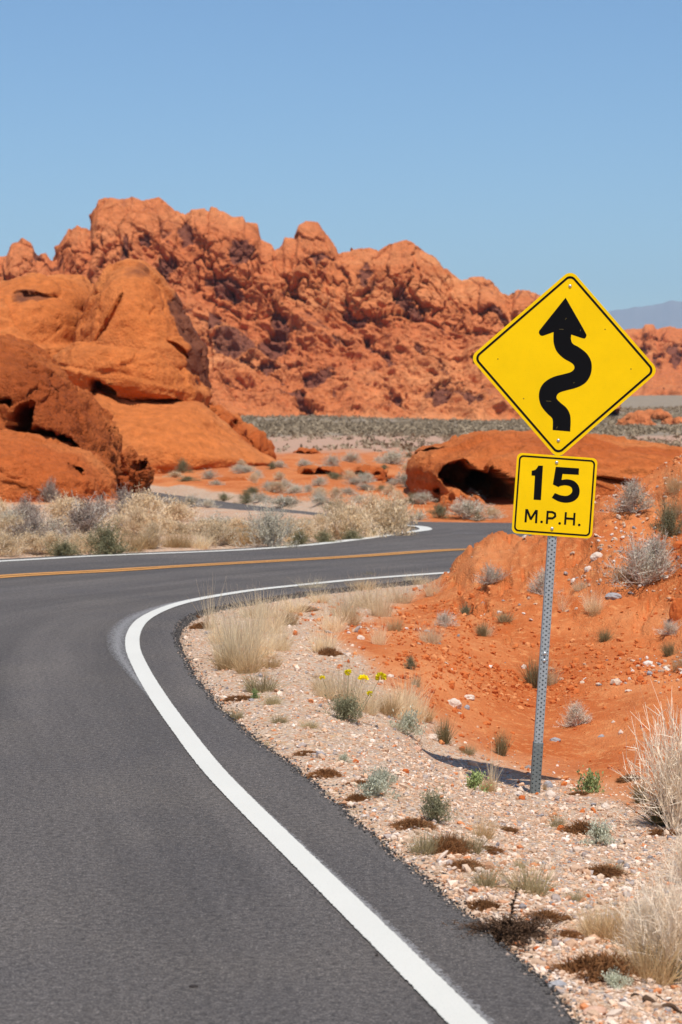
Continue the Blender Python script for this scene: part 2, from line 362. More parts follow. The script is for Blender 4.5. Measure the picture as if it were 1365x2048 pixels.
# ------------------------------------------------------------------ ground sheet
def build_ground():
    th = np.concatenate([np.linspace(-75, -13, 40, endpoint=False), np.linspace(-13, 13, 620), np.linspace(13, 75, 41)[1:]]) * math.pi / 180
    r = np.concatenate([np.linspace(1.2, 5.4, 12, endpoint=False), np.exp(np.linspace(math.log(5.4), math.log(60), 620, endpoint=False)), np.exp(np.linspace(math.log(60), math.log(1000), 160, endpoint=False)), np.exp(np.linspace(math.log(1000), math.log(17500), 20))])
    T, Rr = np.meshgrid(th, r, indexing='ij'); X = (np.tan(T) * Rr).ravel(); Y = Rr.ravel()
    z = H(X, Y)
    far = Y > 850; z = np.where(far, z + (Y - 850) * .002, z)
    gravel, w = gravel_mask(X, Y, z)
    plain = sst(88, 125, Y + w * .25)
    scrub = sst(175, 200, Y + w * .15)
    v = np.stack([X, Y, z], 1)
    me = NT('ground_soil')
    n1 = me.noise(.9, 5, .6); n2 = me.noise(14, 5, .65); n3 = me.noise(55, 3, .6)
    red = me.mix(me.ramp(n1, [(.35, 0.), (.65, 1.)]), (.45, .112, .029), (.60, .21, .072))
    red = me.mix(me.ramp(n2, [(.52, 0.), (.68, 1.)]), red, (.62, .25, .09))
    red = me.mix(me.ramp(me.voro(38), [(.0, 1.), (.25, 0.)]), red, (.42, .105, .025))
    red = me.mix(me.ramp(me.math('ADD', me.attr('gravel'), me.math('MULTIPLY', me.math('SUBTRACT', n1, .5), .5)), [(.02, 0.), (.40, .85)]), red, (.58, .265, .125))
    vc = me.voro(64, out='Color'); sep = me.n('ShaderNodeSeparateColor'); me.l(vc, sep.inputs[0])
    grv = me.ramp(sep.outputs[0], [(0, (.56, .41, .29)), (.3, (.42, .28, .18)), (.5, (.60, .47, .35)), (.68, (.34, .28, .24)), (.76, (.52, .35, .22)), (.93, (.56, .20, .08)), (1, (.66, .54, .43))], 'CONSTANT')
    grv = me.mix(me.ramp(n2, [(.5, 0.), (.75, .8)]), grv, (.52, .27, .15))
    gm = me.ramp(me.math('ADD', me.attr('gravel'), me.math('MULTIPLY', me.math('SUBTRACT', n2, .5), .8)), [(.35, 0.), (.65, 1.)])
    c = me.mix(gm, red, grv)
    sand = me.mix(me.noise(.12, 5, .7), (.50, .29, .19), (.42, .27, .19))
    c = me.mix(me.attr('plain'), c, sand)
    scr = me.mix(me.ramp(me.noise(.35, 5, .75), [(.4, 0.), (.6, 1.)]), (.23, .18, .125), (.31, .24, .17))
    c = me.mix(me.attr('scrub'), c, scr)
    me.color(c)
    hb = me.math('ADD', me.math('MULTIPLY', me.voro(64), -.8), me.math('ADD', n2, me.math('MULTIPLY', n3, .6)))
    me.bump(hb, .9, .014)
    nu, nv = len(th), len(r)
    o = mesh_np('ground', v, grid_faces(nu, nv)[:, ::-1], me.done(.95, .1), attrs=dict(gravel=np.clip(gravel, 0, 1), plain=plain, scrub=scrub))
    tag(o, kind='structure')
    # land to the side of and behind the viewpoint
    s = 9000.
    mb = NT('desert_soil'); mb.color(mb.mix(mb.noise(.3, 6, .6), (.50, .13, .03), (.48, .26, .15)))
    vv = np.array([[-s, -s, -.9], [s, -s, -.9], [s, s * .2, -.9], [-s, s * .2, -.9]])
    vv = []; rr = [0, 6, 20, 80, 400, 9000]; n = 24
    for q in rr:
        for i in range(n): a = 2 * math.pi * i / n; vv.append((q * math.cos(a), -1 + q * math.sin(a), -.75 - (q > 80) * 3))
    vv = np.array(vv); f = []
    for j in range(len(rr) - 1):
        for i in range(n): f.append((j * n + i, (j + 1) * n + i, (j + 1) * n + (i + 1) % n, j * n + (i + 1) % n))
    o2 = mesh_np('desert_floor', vv, np.array(f)[n:], mb.done(), smooth=True); tag(o2, kind='structure')
build_ground()

# ------------------------------------------------------------------ road
def loft_strip(name, L, Rr, nacross, z0, mat, parent=None, uvs=True):
    """surface between two polylines of equal length; attributes 'across' 0..1, 'along' metres"""
    t = np.linspace(0, 1, nacross)[None, :, None]
    p = L[:, None, :] * (1 - t) + Rr[:, None, :] * t
    XY = p.reshape(-1, 2); z = roadz(XY[:, 1]) + z0
    s = np.concatenate([[0], np.cumsum(np.linalg.norm(np.diff((L + Rr) / 2, axis=0), axis=1))])
    al = np.repeat(s, nacross); ac = np.tile(np.linspace(0, 1, nacross), len(L))
    f = grid_faces(len(L), nacross)
    v = np.column_stack([XY, z])
    a, b, c = v[f[0, 0]], v[f[0, 1]], v[f[0, 2]]
    if np.cross(b - a, c - b)[2] < 0: f = f[:, ::-1]
    return mesh_np(name, v, f, mat, parent, attrs=dict(across=ac, along=al))
def resample(c, n):
    s = np.concatenate([[0], np.cumsum(np.linalg.norm(np.diff(c, axis=0), axis=1))]); t = np.linspace(0, s[-1], n)
    return np.stack([np.interp(t, s, c[:, i]) for i in range(c.shape[1])], 1)
def mat_asphalt():
    m = NT('asphalt')
    fine = m.noise(110, 4, .8); mid = m.noise(34, 4, .75); big = m.noise(.7, 4, .6)
    c = m.ramp(fine, [(.36, (.040, .036, .033)), (.5, (.098, .084, .074)), (.60, (.148, .128, .112)), (.72, (.38, .34, .30))])
    c = m.mix(.75, c, m.ramp(mid, [(.32, .35), (.68, 1.65)]), 'MULTIPLY')
    c = m.mix(.9, c, m.ramp(big, [(.3, (.88, .88, .9)), (.7, (1.16, 1.13, 1.08))]), 'MULTIPLY')
    sp = m.voro(60, out='Distance'); c = m.mix(m.ramp(sp, [(.06, 1.), (.1, 0.)]), c, (.44, .39, .34))
    # faint rolling marks that follow the road
    trk = m.n('ShaderNodeCombineXYZ'); m.l(m.math('MULTIPLY', m.attr('across'), 16.), trk.inputs[0]); m.l(m.math('MULTIPLY', m.attr('along'), .12), trk.inputs[1])
    tn = m.noise(1.0, 4, .6, trk.outputs[0]); c = m.mix(.8, c, m.ramp(tn, [(.35, .80), (.65, 1.20)]), 'MULTIPLY')
    m.color(c); m.bump(m.math('ADD', fine, mid), .7, .006)
    return m.done(.85, .25)
M_ASPH = mat_asphalt()
road = empty('road'); tag(road, kind='structure')
# pair the two edges by nearest travel: key stations
def pair_edges():
    # control indices of matching stations on E1 / E2
    k1 = [0, 1, 3, 5, 7, 8.5, 9.6, 10.4, 11, 11.5, 12, 12.8, 13.6, 14.6, 15.6, 16.5, 18, 19.2, 21, 22.5, 23.5, 24.5, 26, 27, 28, 29, 30, 31]
    k2 = [0, 1, 2, 3, 4, 4.6, 5.2, 5.8, 6.3, 6.8, 7.3, 8.2, 9.2, 10.2, 11.2, 12.2, 13.6, 14.3, 15, 15.3, 15.6, 16, 17, 18, 19, 20, 21, 22.9]
    def table(E, fine):
        s = np.concatenate([[0], np.cumsum(np.linalg.norm(np.diff(fine, axis=0), axis=1))])
        idx = [int(np.argmin(np.linalg.norm(fine - e, axis=1))) for e in E]
        return s, np.array([s[i] for i in idx])
    s1, t1 = table(E1, E1f); E2f = smooth_poly(E2, .05); s2, t2 = table(E2, E2f)
    n = 1500
    u = np.linspace(0, len(k1) - 1, n)
    a = np.interp(np.interp(u, range(len(k1)), k1), range(len(E1)), t1); b = np.interp(np.interp(u, range(len(k2)), k2), range(len(E2)), t2)
    L = np.stack([np.interp(a, s1, E1f[:, i]) for i in (0, 1)], 1); Q = np.stack([np.interp(b, s2, E2f[:, i]) for i in (0, 1)], 1)
    return L, Q
LE, RE = pair_edges()
pave = loft_strip('asphalt_surface', LE, RE, 24, 0., M_ASPH, road)
# ragged broken lip of the asphalt along the verge
lip_in = E1f[:: 1]; dE = np.gradient(lip_in, axis=0); nE = np.stack([dE[:, 1], -dE[:, 0]], 1); nE /= np.linalg.norm(nE, axis=1)[:, None] + 1e-9
sE = np.arange(len(lip_in)) * .03
lw = .05 + .05 * np.abs(fbm(P3(sE * 5, 0 * sE), 4, 77))
lipo = lip_in + nE * lw[:, None]
vz = np.vstack([np.column_stack([lip_in, roadz(lip_in[:, 1]) - .001]), np.column_stack([lipo, roadz(lipo[:, 1]) - .07])])
nl = len(lip_in); i0 = np.arange(nl - 1)
mlip = NT('broken_asphalt'); mlip.color(mlip.ramp(mlip.voro(70, out='Color'), [(0, (.03, .027, .025)), (.6, (.09, .08, .072)), (1, (.3, .25, .2))])); mlip.bump(mlip.voro(60), 1., .02)
mesh_np('broken_edge', vz, np.stack([i0, i0 + nl, i0 + nl + 1, i0 + 1], 1), mlip.done(), road)

def mat_paint(name, c, worn):
    m = NT(name)
    n = m.noise(35, 4, .75); g = m.noise(150, 3, .7); big = m.noise(1.3, 4, .6)
    col = m.mix(m.ramp(big, [(.35, .0), (.7, .35)]), c, tuple(x * .86 for x in c))
    col = m.mix(m.ramp(g, [(.30, .55), (.45, 0.)]), col, tuple(x * .62 for x in c))
    m.color(col); m.bump(g, .4, .003)
    ac = m.attr('across'); edge = m.math('MINIMUM', m.math('MULTIPLY', ac, 1.), m.math('MULTIPLY', m.math('SUBTRACT', 1., ac), 1.))
    val = m.math('ADD', m.math('MULTIPLY', edge, worn[0]), m.math('ADD', m.math('MULTIPLY', m.math('SUBTRACT', n, .5), worn[2]), worn[1]))
    val = m.math('ADD', val, m.math('MULTIPLY', m.math('SUBTRACT', g, .5), worn[2] * 1.2))
    al = m.ramp(val, [(.48, 0.), (.54, 1.)])
    tr = m.n('ShaderNodeBsdfTransparent'); mx = m.n('ShaderNodeMixShader')
    m.l(al, mx.inputs[0]); m.l(tr.outputs[0], mx.inputs[1]); m.l(m.b.outputs[0], mx.inputs[2]); m.l(mx.outputs[0], m.out.inputs[0])
    return m.done(.6, .3)
M_WHITE = mat_paint('white_line_paint', (.66, .625, .54), (9., .15, 1.15))
M_GHOST = mat_paint('old_white_paint', (.25, .23, .21), (1.2, .25, 2.4))
M_YEL = mat_paint('yellow_line_paint', (.60, .27, .06), (9., .22, .9))
def line_obj(name, pts, w, z0, mat, offs=0., px=True):
    c = np.array([on_road(*p) for p in pts]) if px else np.array(pts, float)
    c = smooth_poly(c, .06); c = resample(c, int(len(c)))
    d = np.gradient(c, axis=0); n = np.stack([d[:, 1], -d[:, 0]], 1); n /= np.linalg.norm(n, axis=1)[:, None] + 1e-9
    w = np.interp(np.linspace(0, 1, len(c)), np.linspace(0, 1, len(w)), w) if not np.isscalar(w) else np.full(len(c), w)
    o = np.interp(np.linspace(0, 1, len(c)), np.linspace(0, 1, len(offs)), offs) if not np.isscalar(offs) else offs
    c = c + n * np.atleast_1d(o)[:, None]
    return loft_strip(name, c - n * w[:, None] / 2, c + n * w[:, None] / 2, 5, z0, mat, road)
WL = [(1030, 2150), (934, 2048), (770, 1884), (612, 1728), (500, 1618), (424, 1538), (366, 1464), (318, 1397), (284, 1340), (266, 1296), (270, 1262), (293, 1236), (340, 1214), (403, 1198), (500, 1182), (600, 1171), (700, 1161), (800, 1153), (900, 1146)]
WLp = [on_road(*p) for p in WL] + [np.array(p, float) for p in ((2.7, 24.5), (4.8, 26.2), (6.6, 28.8), (7.4, 32), (6.9, 35.6))]
line_obj('edge_line', [np.array([.62, 2.6])] + WLp, [.12] * 10 + [.125, .135, .15, .17, .19, .21, .22, .22, .22, .2, .2, .2, .2], .006, M_WHITE, px=False)
line_obj('old_edge_line', WLp[7:15], [.02, .08, .15, .19, .17, .09, .02], .003, M_GHOST, offs=[-.05, -.08, -.11, -.12, -.11, -.07, -.04], px=False)
line_obj('old_edge_line', WLp[0:7], [.04, .05, .045, .04, .03, .02, .01], .003, M_GHOST, offs=[.065, .065, .06, .055, .05, .05, .05], px=False)
OL = [(0, 1123), (200, 1112), (450, 1102), (600, 1092), (700, 1081), (760, 1073), (815, 1065), (846, 1061), (852, 1058), (842, 1054), (812, 1051)]
line_obj('far_edge_line', [np.array(p, float) for p in ((-6.2, 5), (-7.1, 9), (-8.1, 13), (-8.7, 16.5), (-8.2, 20), (-6.3, 22.9))] + [on_road(*p) for p in OL], .24, .006, M_WHITE, px=False)
CLp = [np.array(p, float) for p in ((-2.8, 3), (-3.2, 7), (-4, 11), (-4.9, 15), (-5.3, 18), (-4.9, 20.8))] + [on_road(*p) for p in ((0, 1154), (250, 1140), (450, 1128), (700, 1114), (940, 1099))] + [np.array(p, float) for p in ((3.4, 28.5), (4.3, 31.2), (4.4, 34))]
for o_ in (-.10, .10): line_obj('centre_line', CLp, .15, .006, M_YEL, offs=o_, px=False)
line_obj('short_line', [(903, 1067), (966, 1067)], .15, .006, M_GHOST)

# ------------------------------------------------------------------ sign on its post
D_S = 11.93; SC = F / D_S                                  # photo px per metre at the sign
SIGN_ROT = R(-3.9)
base = at(1070, 1590, D_S); base[2] = float(H([base[0]], [base[1]])[0])
def plain_mat(name, c, rough, spec, metal=0., n=0., sc=30):
    m = NT(name); m.color(m.mix(m.ramp(m.noise(sc, 5, .65), [(.35, 0.), (.7, 1.)]), c, tuple(x * (1 - n) for x in c))); return m.done(rough, spec, metal)
M_SY = plain_mat('yellow_sheeting', (.98, .62, .0005), .5, .12, n=.10, sc=3.5)
M_SK = plain_mat('black_legend', (.003, .003, .0035), .5, .12, n=.1)
M_AL = plain_mat('bare_aluminium', (.55, .55, .56), .4, .5, .8, .1)
M_GALV = plain_mat('galvanised_steel', (.40, .43, .43), .5, .4, .2, .22, 60)
M_STUB = plain_mat('weathered_steel', (.20, .225, .215), .6, .4, .3, .25, 60)
M_BOLT = plain_mat('zinc_bolt', (.6, .6, .58), .3, .6, .7, .05)
post = empty('sign_post', base); tag(post, 'leaning perforated grey steel post standing in gravel and carrying both yellow signs', 'sign post')
post.rotation_euler = (0, -SIGN_ROT, 0)
def box_tube(w, z0, z1, cr=.006):
    """rounded square tube without its front wall"""
    h = w / 2; pts = []
    for cx_, cy_, a0 in ((h - cr, -h + cr, -90), (h - cr, h - cr, 0), (-h + cr, h - cr, 90), (-h + cr, -h + cr, 180)):
        for k in range(4): a = R(a0 + 30 * k); pts.append((cx_ + cr * math.cos(a), cy_ + cr * math.sin(a)))
    pts = np.array(pts); n = len(pts)
    v = np.vstack([np.column_stack([pts, np.full(n, z)]) for z in (z0, z1)])
    f = [(i, i + 1, n + i + 1, n + i) for i in range(n - 1)]       # leaves the front open
    return v, f, h - cr
def perforated(w, z0, z1, hole_r, mat, name, filled=False, cap=True):
    v, f, hh = box_tube(w, z0, z1); v = list(map(tuple, v)); f = list(f); y = -w / 2
    step = .0254; n = int((z1 - z0) / step); step = (z1 - z0) / n; m = 12
    for i in range(n):
        zc = z0 + (i + .5) * step; b0 = len(v)
        for k in range(m):
            a = 2 * math.pi * k / m; v.append((hole_r * math.cos(a), y, zc + hole_r * math.sin(a)))
        for k in range(m):
            a = 2 * math.pi * k / m; c, s = math.cos(a), math.sin(a); q = max(abs(c), abs(s)); v.append((hh * c / q, y, zc + step / 2 * s / q))
        for k in range(m): f.append((b0 + k, b0 + m + k, b0 + m + (k + 1) % m, b0 + (k + 1) % m))
    fr = {}
    faces4 = np.array([x for x in f if len(x) == 4])
    if cap: 
        b0 = len(v); h = w / 2; v += [(-h, -h, z1), (h, -h, z1), (h, h, z1), (-h, h, z1)]; faces4 = np.vstack([faces4, [b0, b0 + 1, b0 + 2, b0 + 3]])
    return mesh_np(name, np.array(v), faces4, mat, post, smooth=False)
top_z = 2.93
perforated(.050, .22, top_z, .0048, M_GALV, 'post_tube')
perforated(.057, -.25, .285, .0040, M_STUB, 'anchor_sleeve', cap=True)
vv, ff, _ = box_tube(.044, -.2, .4); mesh_np('inner_liner', np.vstack([vv]), np.array(list(ff) + [(15, 0, 16, 31)]), M_STUB, post)
def dome(name, r, loc, mat, parent, depth=.5):
    n, m = 14, 5; v = []; f = []
    for j in range(m):
        a = math.pi / 2 * j / (m - 1)
        for i in range(n): t = 2 * math.pi * i / n; v.append((loc[0] + r * math.cos(a) * math.cos(t), loc[1] - r * depth * math.sin(a), loc[2] + r * math.cos(a) * math.sin(t)))
    for j in range(m - 1):
        for i in range(n): f.append((j * n + i, j * n + (i + 1) % n, (j + 1) * n + (i + 1) % n, (j + 1) * n + i))
    return mesh_np(name, np.array(v), np.array(f), mat, parent)
for zz in (.795, .755): dome('bolt', .011, (0, -.026, zz), M_BOLT, post, .7)
for zz in (.70, .60): pass
def rrect(hw, hh, r, n=10):
    p = []
    for cx_, cz_, a0 in ((hw - r, hh - r, 0), (-hw + r, hh - r, 90), (-hw + r, -hh + r, 180), (hw - r, -hh + r, 270)):
        for k in range(n + 1): a = R(a0 + 90 * k / n); p.append((cx_ + r * math.cos(a), cz_ + r * math.sin(a)))
    return np.array(p)
def plate(name, outline, th, mat, parent, y=0.):
    n = len(outline); v = np.vstack([np.column_stack([outline[:, 0], np.full(n, y), outline[:, 1]]), np.column_stack([outline[:, 0], np.full(n, y + th), outline[:, 1]])])
    me = bpy.data.meshes.new(name)
    f = [tuple(range(n)), tuple(range(2 * n - 1, n - 1, -1))] + [(i, n + i, n + (i + 1) % n, (i + 1) % n) for i in range(n)]
    me.from_pydata([tuple(a) for a in v], [], f); me.update(); me.materials.append(mat)
    o = bpy.data.objects.new(name, me); COL.objects.link(o); o.parent = parent; return o
def ring(name, o1, o2, y, mat, parent):
    n = len(o1); v = np.vstack([np.column_stack([o[:, 0], np.full(n, y), o[:, 1]]) for o in (o1, o2)]); i = np.arange(n); j = (i + 1) % n
    return mesh_np(name, v, np.stack([i, j, n + j, n + i], 1), mat, parent, smooth=False)
def rot2(p, a): c, s = math.cos(a), math.sin(a); return np.stack([p[:, 0] * c - p[:, 1] * s, p[:, 0] * s + p[:, 1] * c], 1)
CROT = R(4.1)
def loc2(pts, c):                                          # enlarged-view px -> metres on a plate face
    p = (np.array(pts, float) - np.array(c)) / (SC * 3.25); p[:, 1] *= -1; return rot2(p, CROT)
def sign_center(pxy):
    w = at(pxy[0], pxy[1], D_S - .03); return w
def make_sign(name, label, pxy):
    w = sign_center(pxy); o = empty(name, w); o.rotation_euler = (0, R(4.1), 0); tag(o, label, 'road sign'); return o
def poly_obj(name, p, y, mat, parent):
    n = len(p); me = bpy.data.meshes.new(name); me.from_pydata([(a, y, b) for a, b in p], [], [tuple(range(n))]); me.update(); me.materials.append(mat)
    # keep the face turned to the road
    if me.polygons[0].normal.y > 0: me.flip_normals()
    o = bpy.data.objects.new(name, me); COL.objects.link(o); o.parent = parent; return o
def cr_closed(p, sharp, n=5):
    """smooth closed outline, corners listed in `sharp` stay sharp"""
    p = np.array(p, float); N = len(p); out = []
    for i in range(N):
        a, b, c, d = p[i - 1], p[i], p[(i + 1) % N], p[(i + 2) % N]
        m1 = (c - a) / 2 if i not in sharp else (c - b); m2 = (d - b) / 2 if (i + 1) % N not in sharp else (c - b)
        L = np.linalg.norm(c - b); m1 = m1 * min(1, 1.3 * L / (np.linalg.norm(m1) + 1e-9)); m2 = m2 * min(1, 1.3 * L / (np.linalg.norm(m2) + 1e-9))
        for t in np.linspace(0, 1, n, endpoint=False): out.append((2*t**3-3*t**2+1)*b + (t**3-2*t**2+t)*m1 + (-2*t**3+3*t**2)*c + (t**3-t**2)*m2)
    return np.array(out)
s1 = make_sign('warning_sign', 'yellow diamond warning sign with black winding arrow, upper sign on the post', (1129.2, 728.5))
c1 = (680, 645)
hs = .381
plate('panel', rot2(rrect(hs, hs, .048), R(45)), .003, M_SY, s1)
plate('panel_back', rot2(rrect(hs - .001, hs - .001, .048), R(45)), .0015, M_AL, s1, .0032)
ring('border', rot2(rrect(hs - .016, hs - .016, .038), R(45)), rot2(rrect(hs - .0285, hs - .0285, .028), R(45)), -.0008, M_SK, s1)
arrow = [(688, 213), (822, 450), (819, 470), (806, 478), (725, 452), (723, 482), (735, 512), (775, 535), (822, 572), (850, 616), (858, 662), (850, 712), (825, 756), (790, 783), (745, 801), (690, 815), (650, 828), (632, 846), (631, 868), (652, 892), (692, 926), (715, 966), (721, 1010), (718, 1081),
         (604, 1071), (605, 1012), (597, 990), (570, 965), (532, 918), (516, 868), (518, 820), (537, 778), (572, 746), (620, 723), (680, 708), (722, 695), (743, 676), (743, 654), (725, 635), (672, 604), (630, 560), (612, 512), (609, 475), (610, 436), (540, 460), (524, 456), (515, 440), (520, 424)]
poly_obj('winding_arrow', loc2(cr_closed(arrow, {0, 4, 23, 24, 43}), c1), -.0008, M_SK, s1)
for q in ((717, 138), (641, 1139)):
    l = loc2([q], c1)[0]; dome('bolt', .0095, (l[0], -.001, l[1]), M_BOLT, s1, .6)
for q in ((249, 611), (944, 419), (1112, 676), (416, 868)):
    l = loc2([q], c1)[0]; dome('rivet_hole', .0035, (l[0], -.0006, l[1]), plain_mat('rust', (.16, .05, .015), .8, .2), s1, .1)
for q, a, L_ in (((690, 350), .9, .006), ((660, 418), 0., .012), ((784, 425), 1.2, .005), ((578, 884), 0., .014), ((632, 1055), 1., .006), ((742, 765), .4, .005)):
    l = loc2([q], c1)[0]; e = rot2(np.array([(-L_, -.0011), (L_, -.0006), (L_, .0011), (-L_, .0004)]), a) + l; poly_obj('scratch', e, -.0012, plain_mat('scuff', (.22, .17, .05), .6, .2), s1)
s2 = make_sign('speed_sign', 'square yellow 15 M.P.H. advisory sign bolted below the diamond sign', (920 + 616.5 / 3.25, 530 + 1499.5 / 3.25))
c2 = (616.5, 1499.5)
plate('panel', rrect(.2285, .2285, .03), .003, M_SY, s2)
plate('panel_back', rrect(.2275, .2275, .03), .0015, M_AL, s2, .0032)
ring('border', rrect(.2285 - .012, .2285 - .012, .026), rrect(.2285 - .0215, .2285 - .0215, .018), -.0008, M_SK, s2)
one = [(512, 1304), (541, 1305), (528, 1528), (480, 1525), (489, 1370), (467, 1368), (468, 1338), (494, 1329)]
poly_obj('digit_one', loc2(cr_closed(one, {0, 1, 2, 3, 4, 5, 6}), c2), -.0008, M_SK, s2)
five = [(624, 1312), (775, 1322), (773, 1364), (668, 1358), (662, 1397), (700, 1393), (742, 1404), (771, 1434), (779, 1473), (768, 1510), (736, 1536), (692, 1545), (645, 1537), (598, 1513), (618, 1482), (658, 1497), (697, 1500), (724, 1484), (731, 1462), (720, 1441), (688, 1432), (655, 1436), (641, 1443), (605, 1426)]
poly_obj('digit_five', loc2(cr_closed(five, {0, 1, 2, 3, 4, 13, 14, 22, 23}), c2), -.0008, M_SK, s2)
def strokes(name, segs, w, dots=()):
    v = []; f = []; y = -.0008; rw = w / (SC * 3.25) / 2
    for a, b in segs:
        l = loc2([a, b], c2); d = l[1] - l[0]; d /= np.linalg.norm(d); n = np.array([-d[1], d[0]]) * rw; b0 = len(v)
        for q in (l[0] - n, l[1] - n, l[1] + n, l[0] + n): v.append((q[0], y, q[1]))
        f.append([b0, b0 + 1, b0 + 2, b0 + 3]); y -= .00015
    return mesh_np(name, np.array(v), np.array(f), M_SK, s2, smooth=False)
strokes('letter_m', [((434, 1586), (428, 1672)), ((437, 1588), (463, 1654)), ((460, 1654), (498, 1594)), ((501, 1592), (496, 1677))], 14)
strokes('letter_p', [((572, 1597), (566, 1682)), ((568, 1604), (604, 1606)), ((600, 1605), (622, 1616)), ((619, 1612), (621, 1636)), ((622, 1632), (602, 1647)), ((606, 1646), (568, 1645))], 13.5)
strokes('letter_h', [((690, 1606), (684, 1687)), ((746, 1611), (741, 1692)), ((688, 1646), (742, 1650))], 13.5)
for q in ((532, 1669), (649, 1679), (776, 1689)):
    l = loc2([q], c2)[0]; a = np.linspace(0, 2 * math.pi, 13)[:-1]; poly_obj('full_stop', np.stack([l[0] + .0075 * np.cos(a), l[1] + .0075 * np.sin(a)], 1), -.0008, M_SK, s2)
for q in ((630, 1284), (600, 1713)):
    l = loc2([q], c2)[0]; dome('bolt', .0095, (l[0], -.001, l[1]), M_BOLT, s2, .6)

# ------------------------------------------------------------------ rocks
import bmesh
def ico(sub):
    bm = bmesh.new(); bmesh.ops.create_icosphere(bm, subdivisions=sub, radius=1.)
    v = np.array([x.co[:] for x in bm.verts]); f = np.array([[q.index for q in p.verts] for p in bm.faces]); bm.free(); return v, f
ICO = {}
def get_ico(s):
    if s not in ICO: ICO[s] = ico(s)
    return ICO[s]
def vnormals(v, f):
    a, b, c = v[f[:, 0]], v[f[:, 1]], v[f[:, 2]]; fn = np.cross(b - a, c - a); n = np.zeros_like(v)
    for k in range(f.shape[1]): 
        for ax in range(3): n[:, ax] += np.bincount(f[:, k], fn[:, ax], len(v))
    return n / (np.linalg.norm(n, axis=1)[:, None] + 1e-12)
C_R1, C_R2, C_R3 = (.50, .145, .040), (.56, .195, .062), (.44, .112, .030)
VARN_SHADE = (.12, .045, .030)  # dark tone of varnished rock, also painted on as shade
M_ROCK = mat_rock('orange_sandstone', C_R1, C_R2, (.53, .155, .04), VARN_SHADE, .35, .12)
M_ROCKD = mat_rock('dark_red_sandstone', (.42, .105, .027), (.48, .14, .038), (.31, .070, .018), VARN_SHADE, .5, .15, .6)
M_ROCKN = mat_rock('red_sandstone', (.50, .135, .036), (.56, .18, .054), (.44, .105, .026), VARN_SHADE, .6, .10)
def rock(name, label, outline, c, Yc, thick, mat, sub=7, carve=(), var=(), amp=.3, fr=.25, strata=.12, sfr=1.2, tilt=.1, p=.8, back=1., group=None, cat='rock', seed=1, worl=.0, wfr=.5, lean=0., crack=1.):
    """closed rock whose silhouette follows `outline` (photo px at distance Yc), with real depth"""
    d, f = get_ico(sub); s = Yc / F
    pol = (np.array(outline, float) - c) * s; pol[:, 1] *= -1
    ang = np.arctan2(pol[:, 1], pol[:, 0])
    th = np.linspace(-math.pi, math.pi, 720, endpoint=False); rad = np.zeros(720)
    a = pol; b = np.roll(pol, -1, 0)
    for i, t in enumerate(th):
        u = np.array([math.cos(t), math.sin(t)]); e = b - a; den = u[0] * e[:, 1] - u[1] * e[:, 0]
        tt = (a[:, 0] * e[:, 1] - a[:, 1] * e[:, 0]) / (den + 1e-12); ss = (a[:, 0] * u[1] - a[:, 1] * u[0]) / (den + 1e-12)
        ok = (tt > 0) & (ss >= -1e-6) & (ss <= 1 + 1e-6); rad[i] = tt[ok].max() if ok.any() else np.nan
    rad = np.where(np.isnan(rad), np.nanmean(rad), rad)
    k = np.array([.15, .2, .3, .2, .15]); rad = sum(np.roll(rad, j - 2) * k[j] for j in range(5))
    t = np.arctan2(d[:, 2], d[:, 0]); rr = np.interp(t, np.append(th, math.pi), np.append(rad, rad[0]))
    sn = np.sqrt(d[:, 0] ** 2 + d[:, 2] ** 2); cs = -d[:, 1]                       # cs>0 faces the camera
    rho = sn ** p
    cen = at(c[0], c[1], Yc)
    X = cen[0] + rr * np.cos(t) * rho; Z = cen[2] + rr * np.sin(t) * rho
    dep = np.where(cs > 0, cs, cs * back) * thick
    Yv = cen[1] - dep + (Z - cen[2]) * lean
    v = np.stack([X, Yv, Z], 1)
    px = CX + v[:, 0] * F / v[:, 1]; py = HOR - (v[:, 2] - CH) * F / v[:, 1]
    n = vnormals(v, f); q = v + seed * 31.7
    dsp = amp * fbm(q * fr, 5, seed) + amp * .25 * fbm(q * fr * 5, 3, seed + 5)
    L = v[:, 2] + tilt * v[:, 0] + .5 / sfr * fbm(q * fr * 1.2, 3, seed + 9)
    saw = (L * sfr) % 1.; dsp = dsp + strata * (np.minimum(saw * 1.3, (1 - saw) * 5) - .4) * (.5 + noise3(q * fr * 2, seed + 3))
    if worl:
        w1, w2 = worley(q * wfr, seed); dsp = dsp - worl * (1 - sst(0, .16, w2 - w1)) + worl * .5 * (.5 - w1)
    fa, fe = facet(q * fr * [1.6, 1.6, 2.6] + .5 * np.stack([fbm(q * fr * 2, 2, 1), fbm(q * fr * 2, 2, 2), fbm(q * fr * 2, 2, 3)], 1), seed); fb, fc = facet(q * fr * [4.5, 4.5, 8], seed + 2)
    dsp = dsp + amp * crack * (.30 * fa - .30 * (1 - sst(0, .05, fe)) * sst(-.1, .15, noise3(q * fr, 5)) + .09 * fb - .07 * (1 - sst(0, .08, fc)))
    dsp = dsp + amp * .10 * ridged(q * [fr * 3, fr * 3, fr * 14], 3, seed + 6) + amp * .06 * fbm(q * fr * 16, 3, seed)
    v = v + n * dsp[:, None]
    rg1 = fbm(q * fr * 4, 4, seed + 17, .65)
    for (ex, ey, rx, ry, rot, dp) in carve:
        dx, dy = px - ex, py - ey; cr, sr = math.cos(R(rot)), math.sin(R(rot)); u_ = (dx * cr + dy * sr) / rx; w_ = (-dx * sr + dy * cr) / ry
        e = np.sqrt(u_ ** 2 + w_ ** 2) + .55 * rg1
        v[:, 1] += np.where(cs > 0, dp * (1 - sst(.72, 1.08, e)), 0)
    vn = np.zeros(len(v))
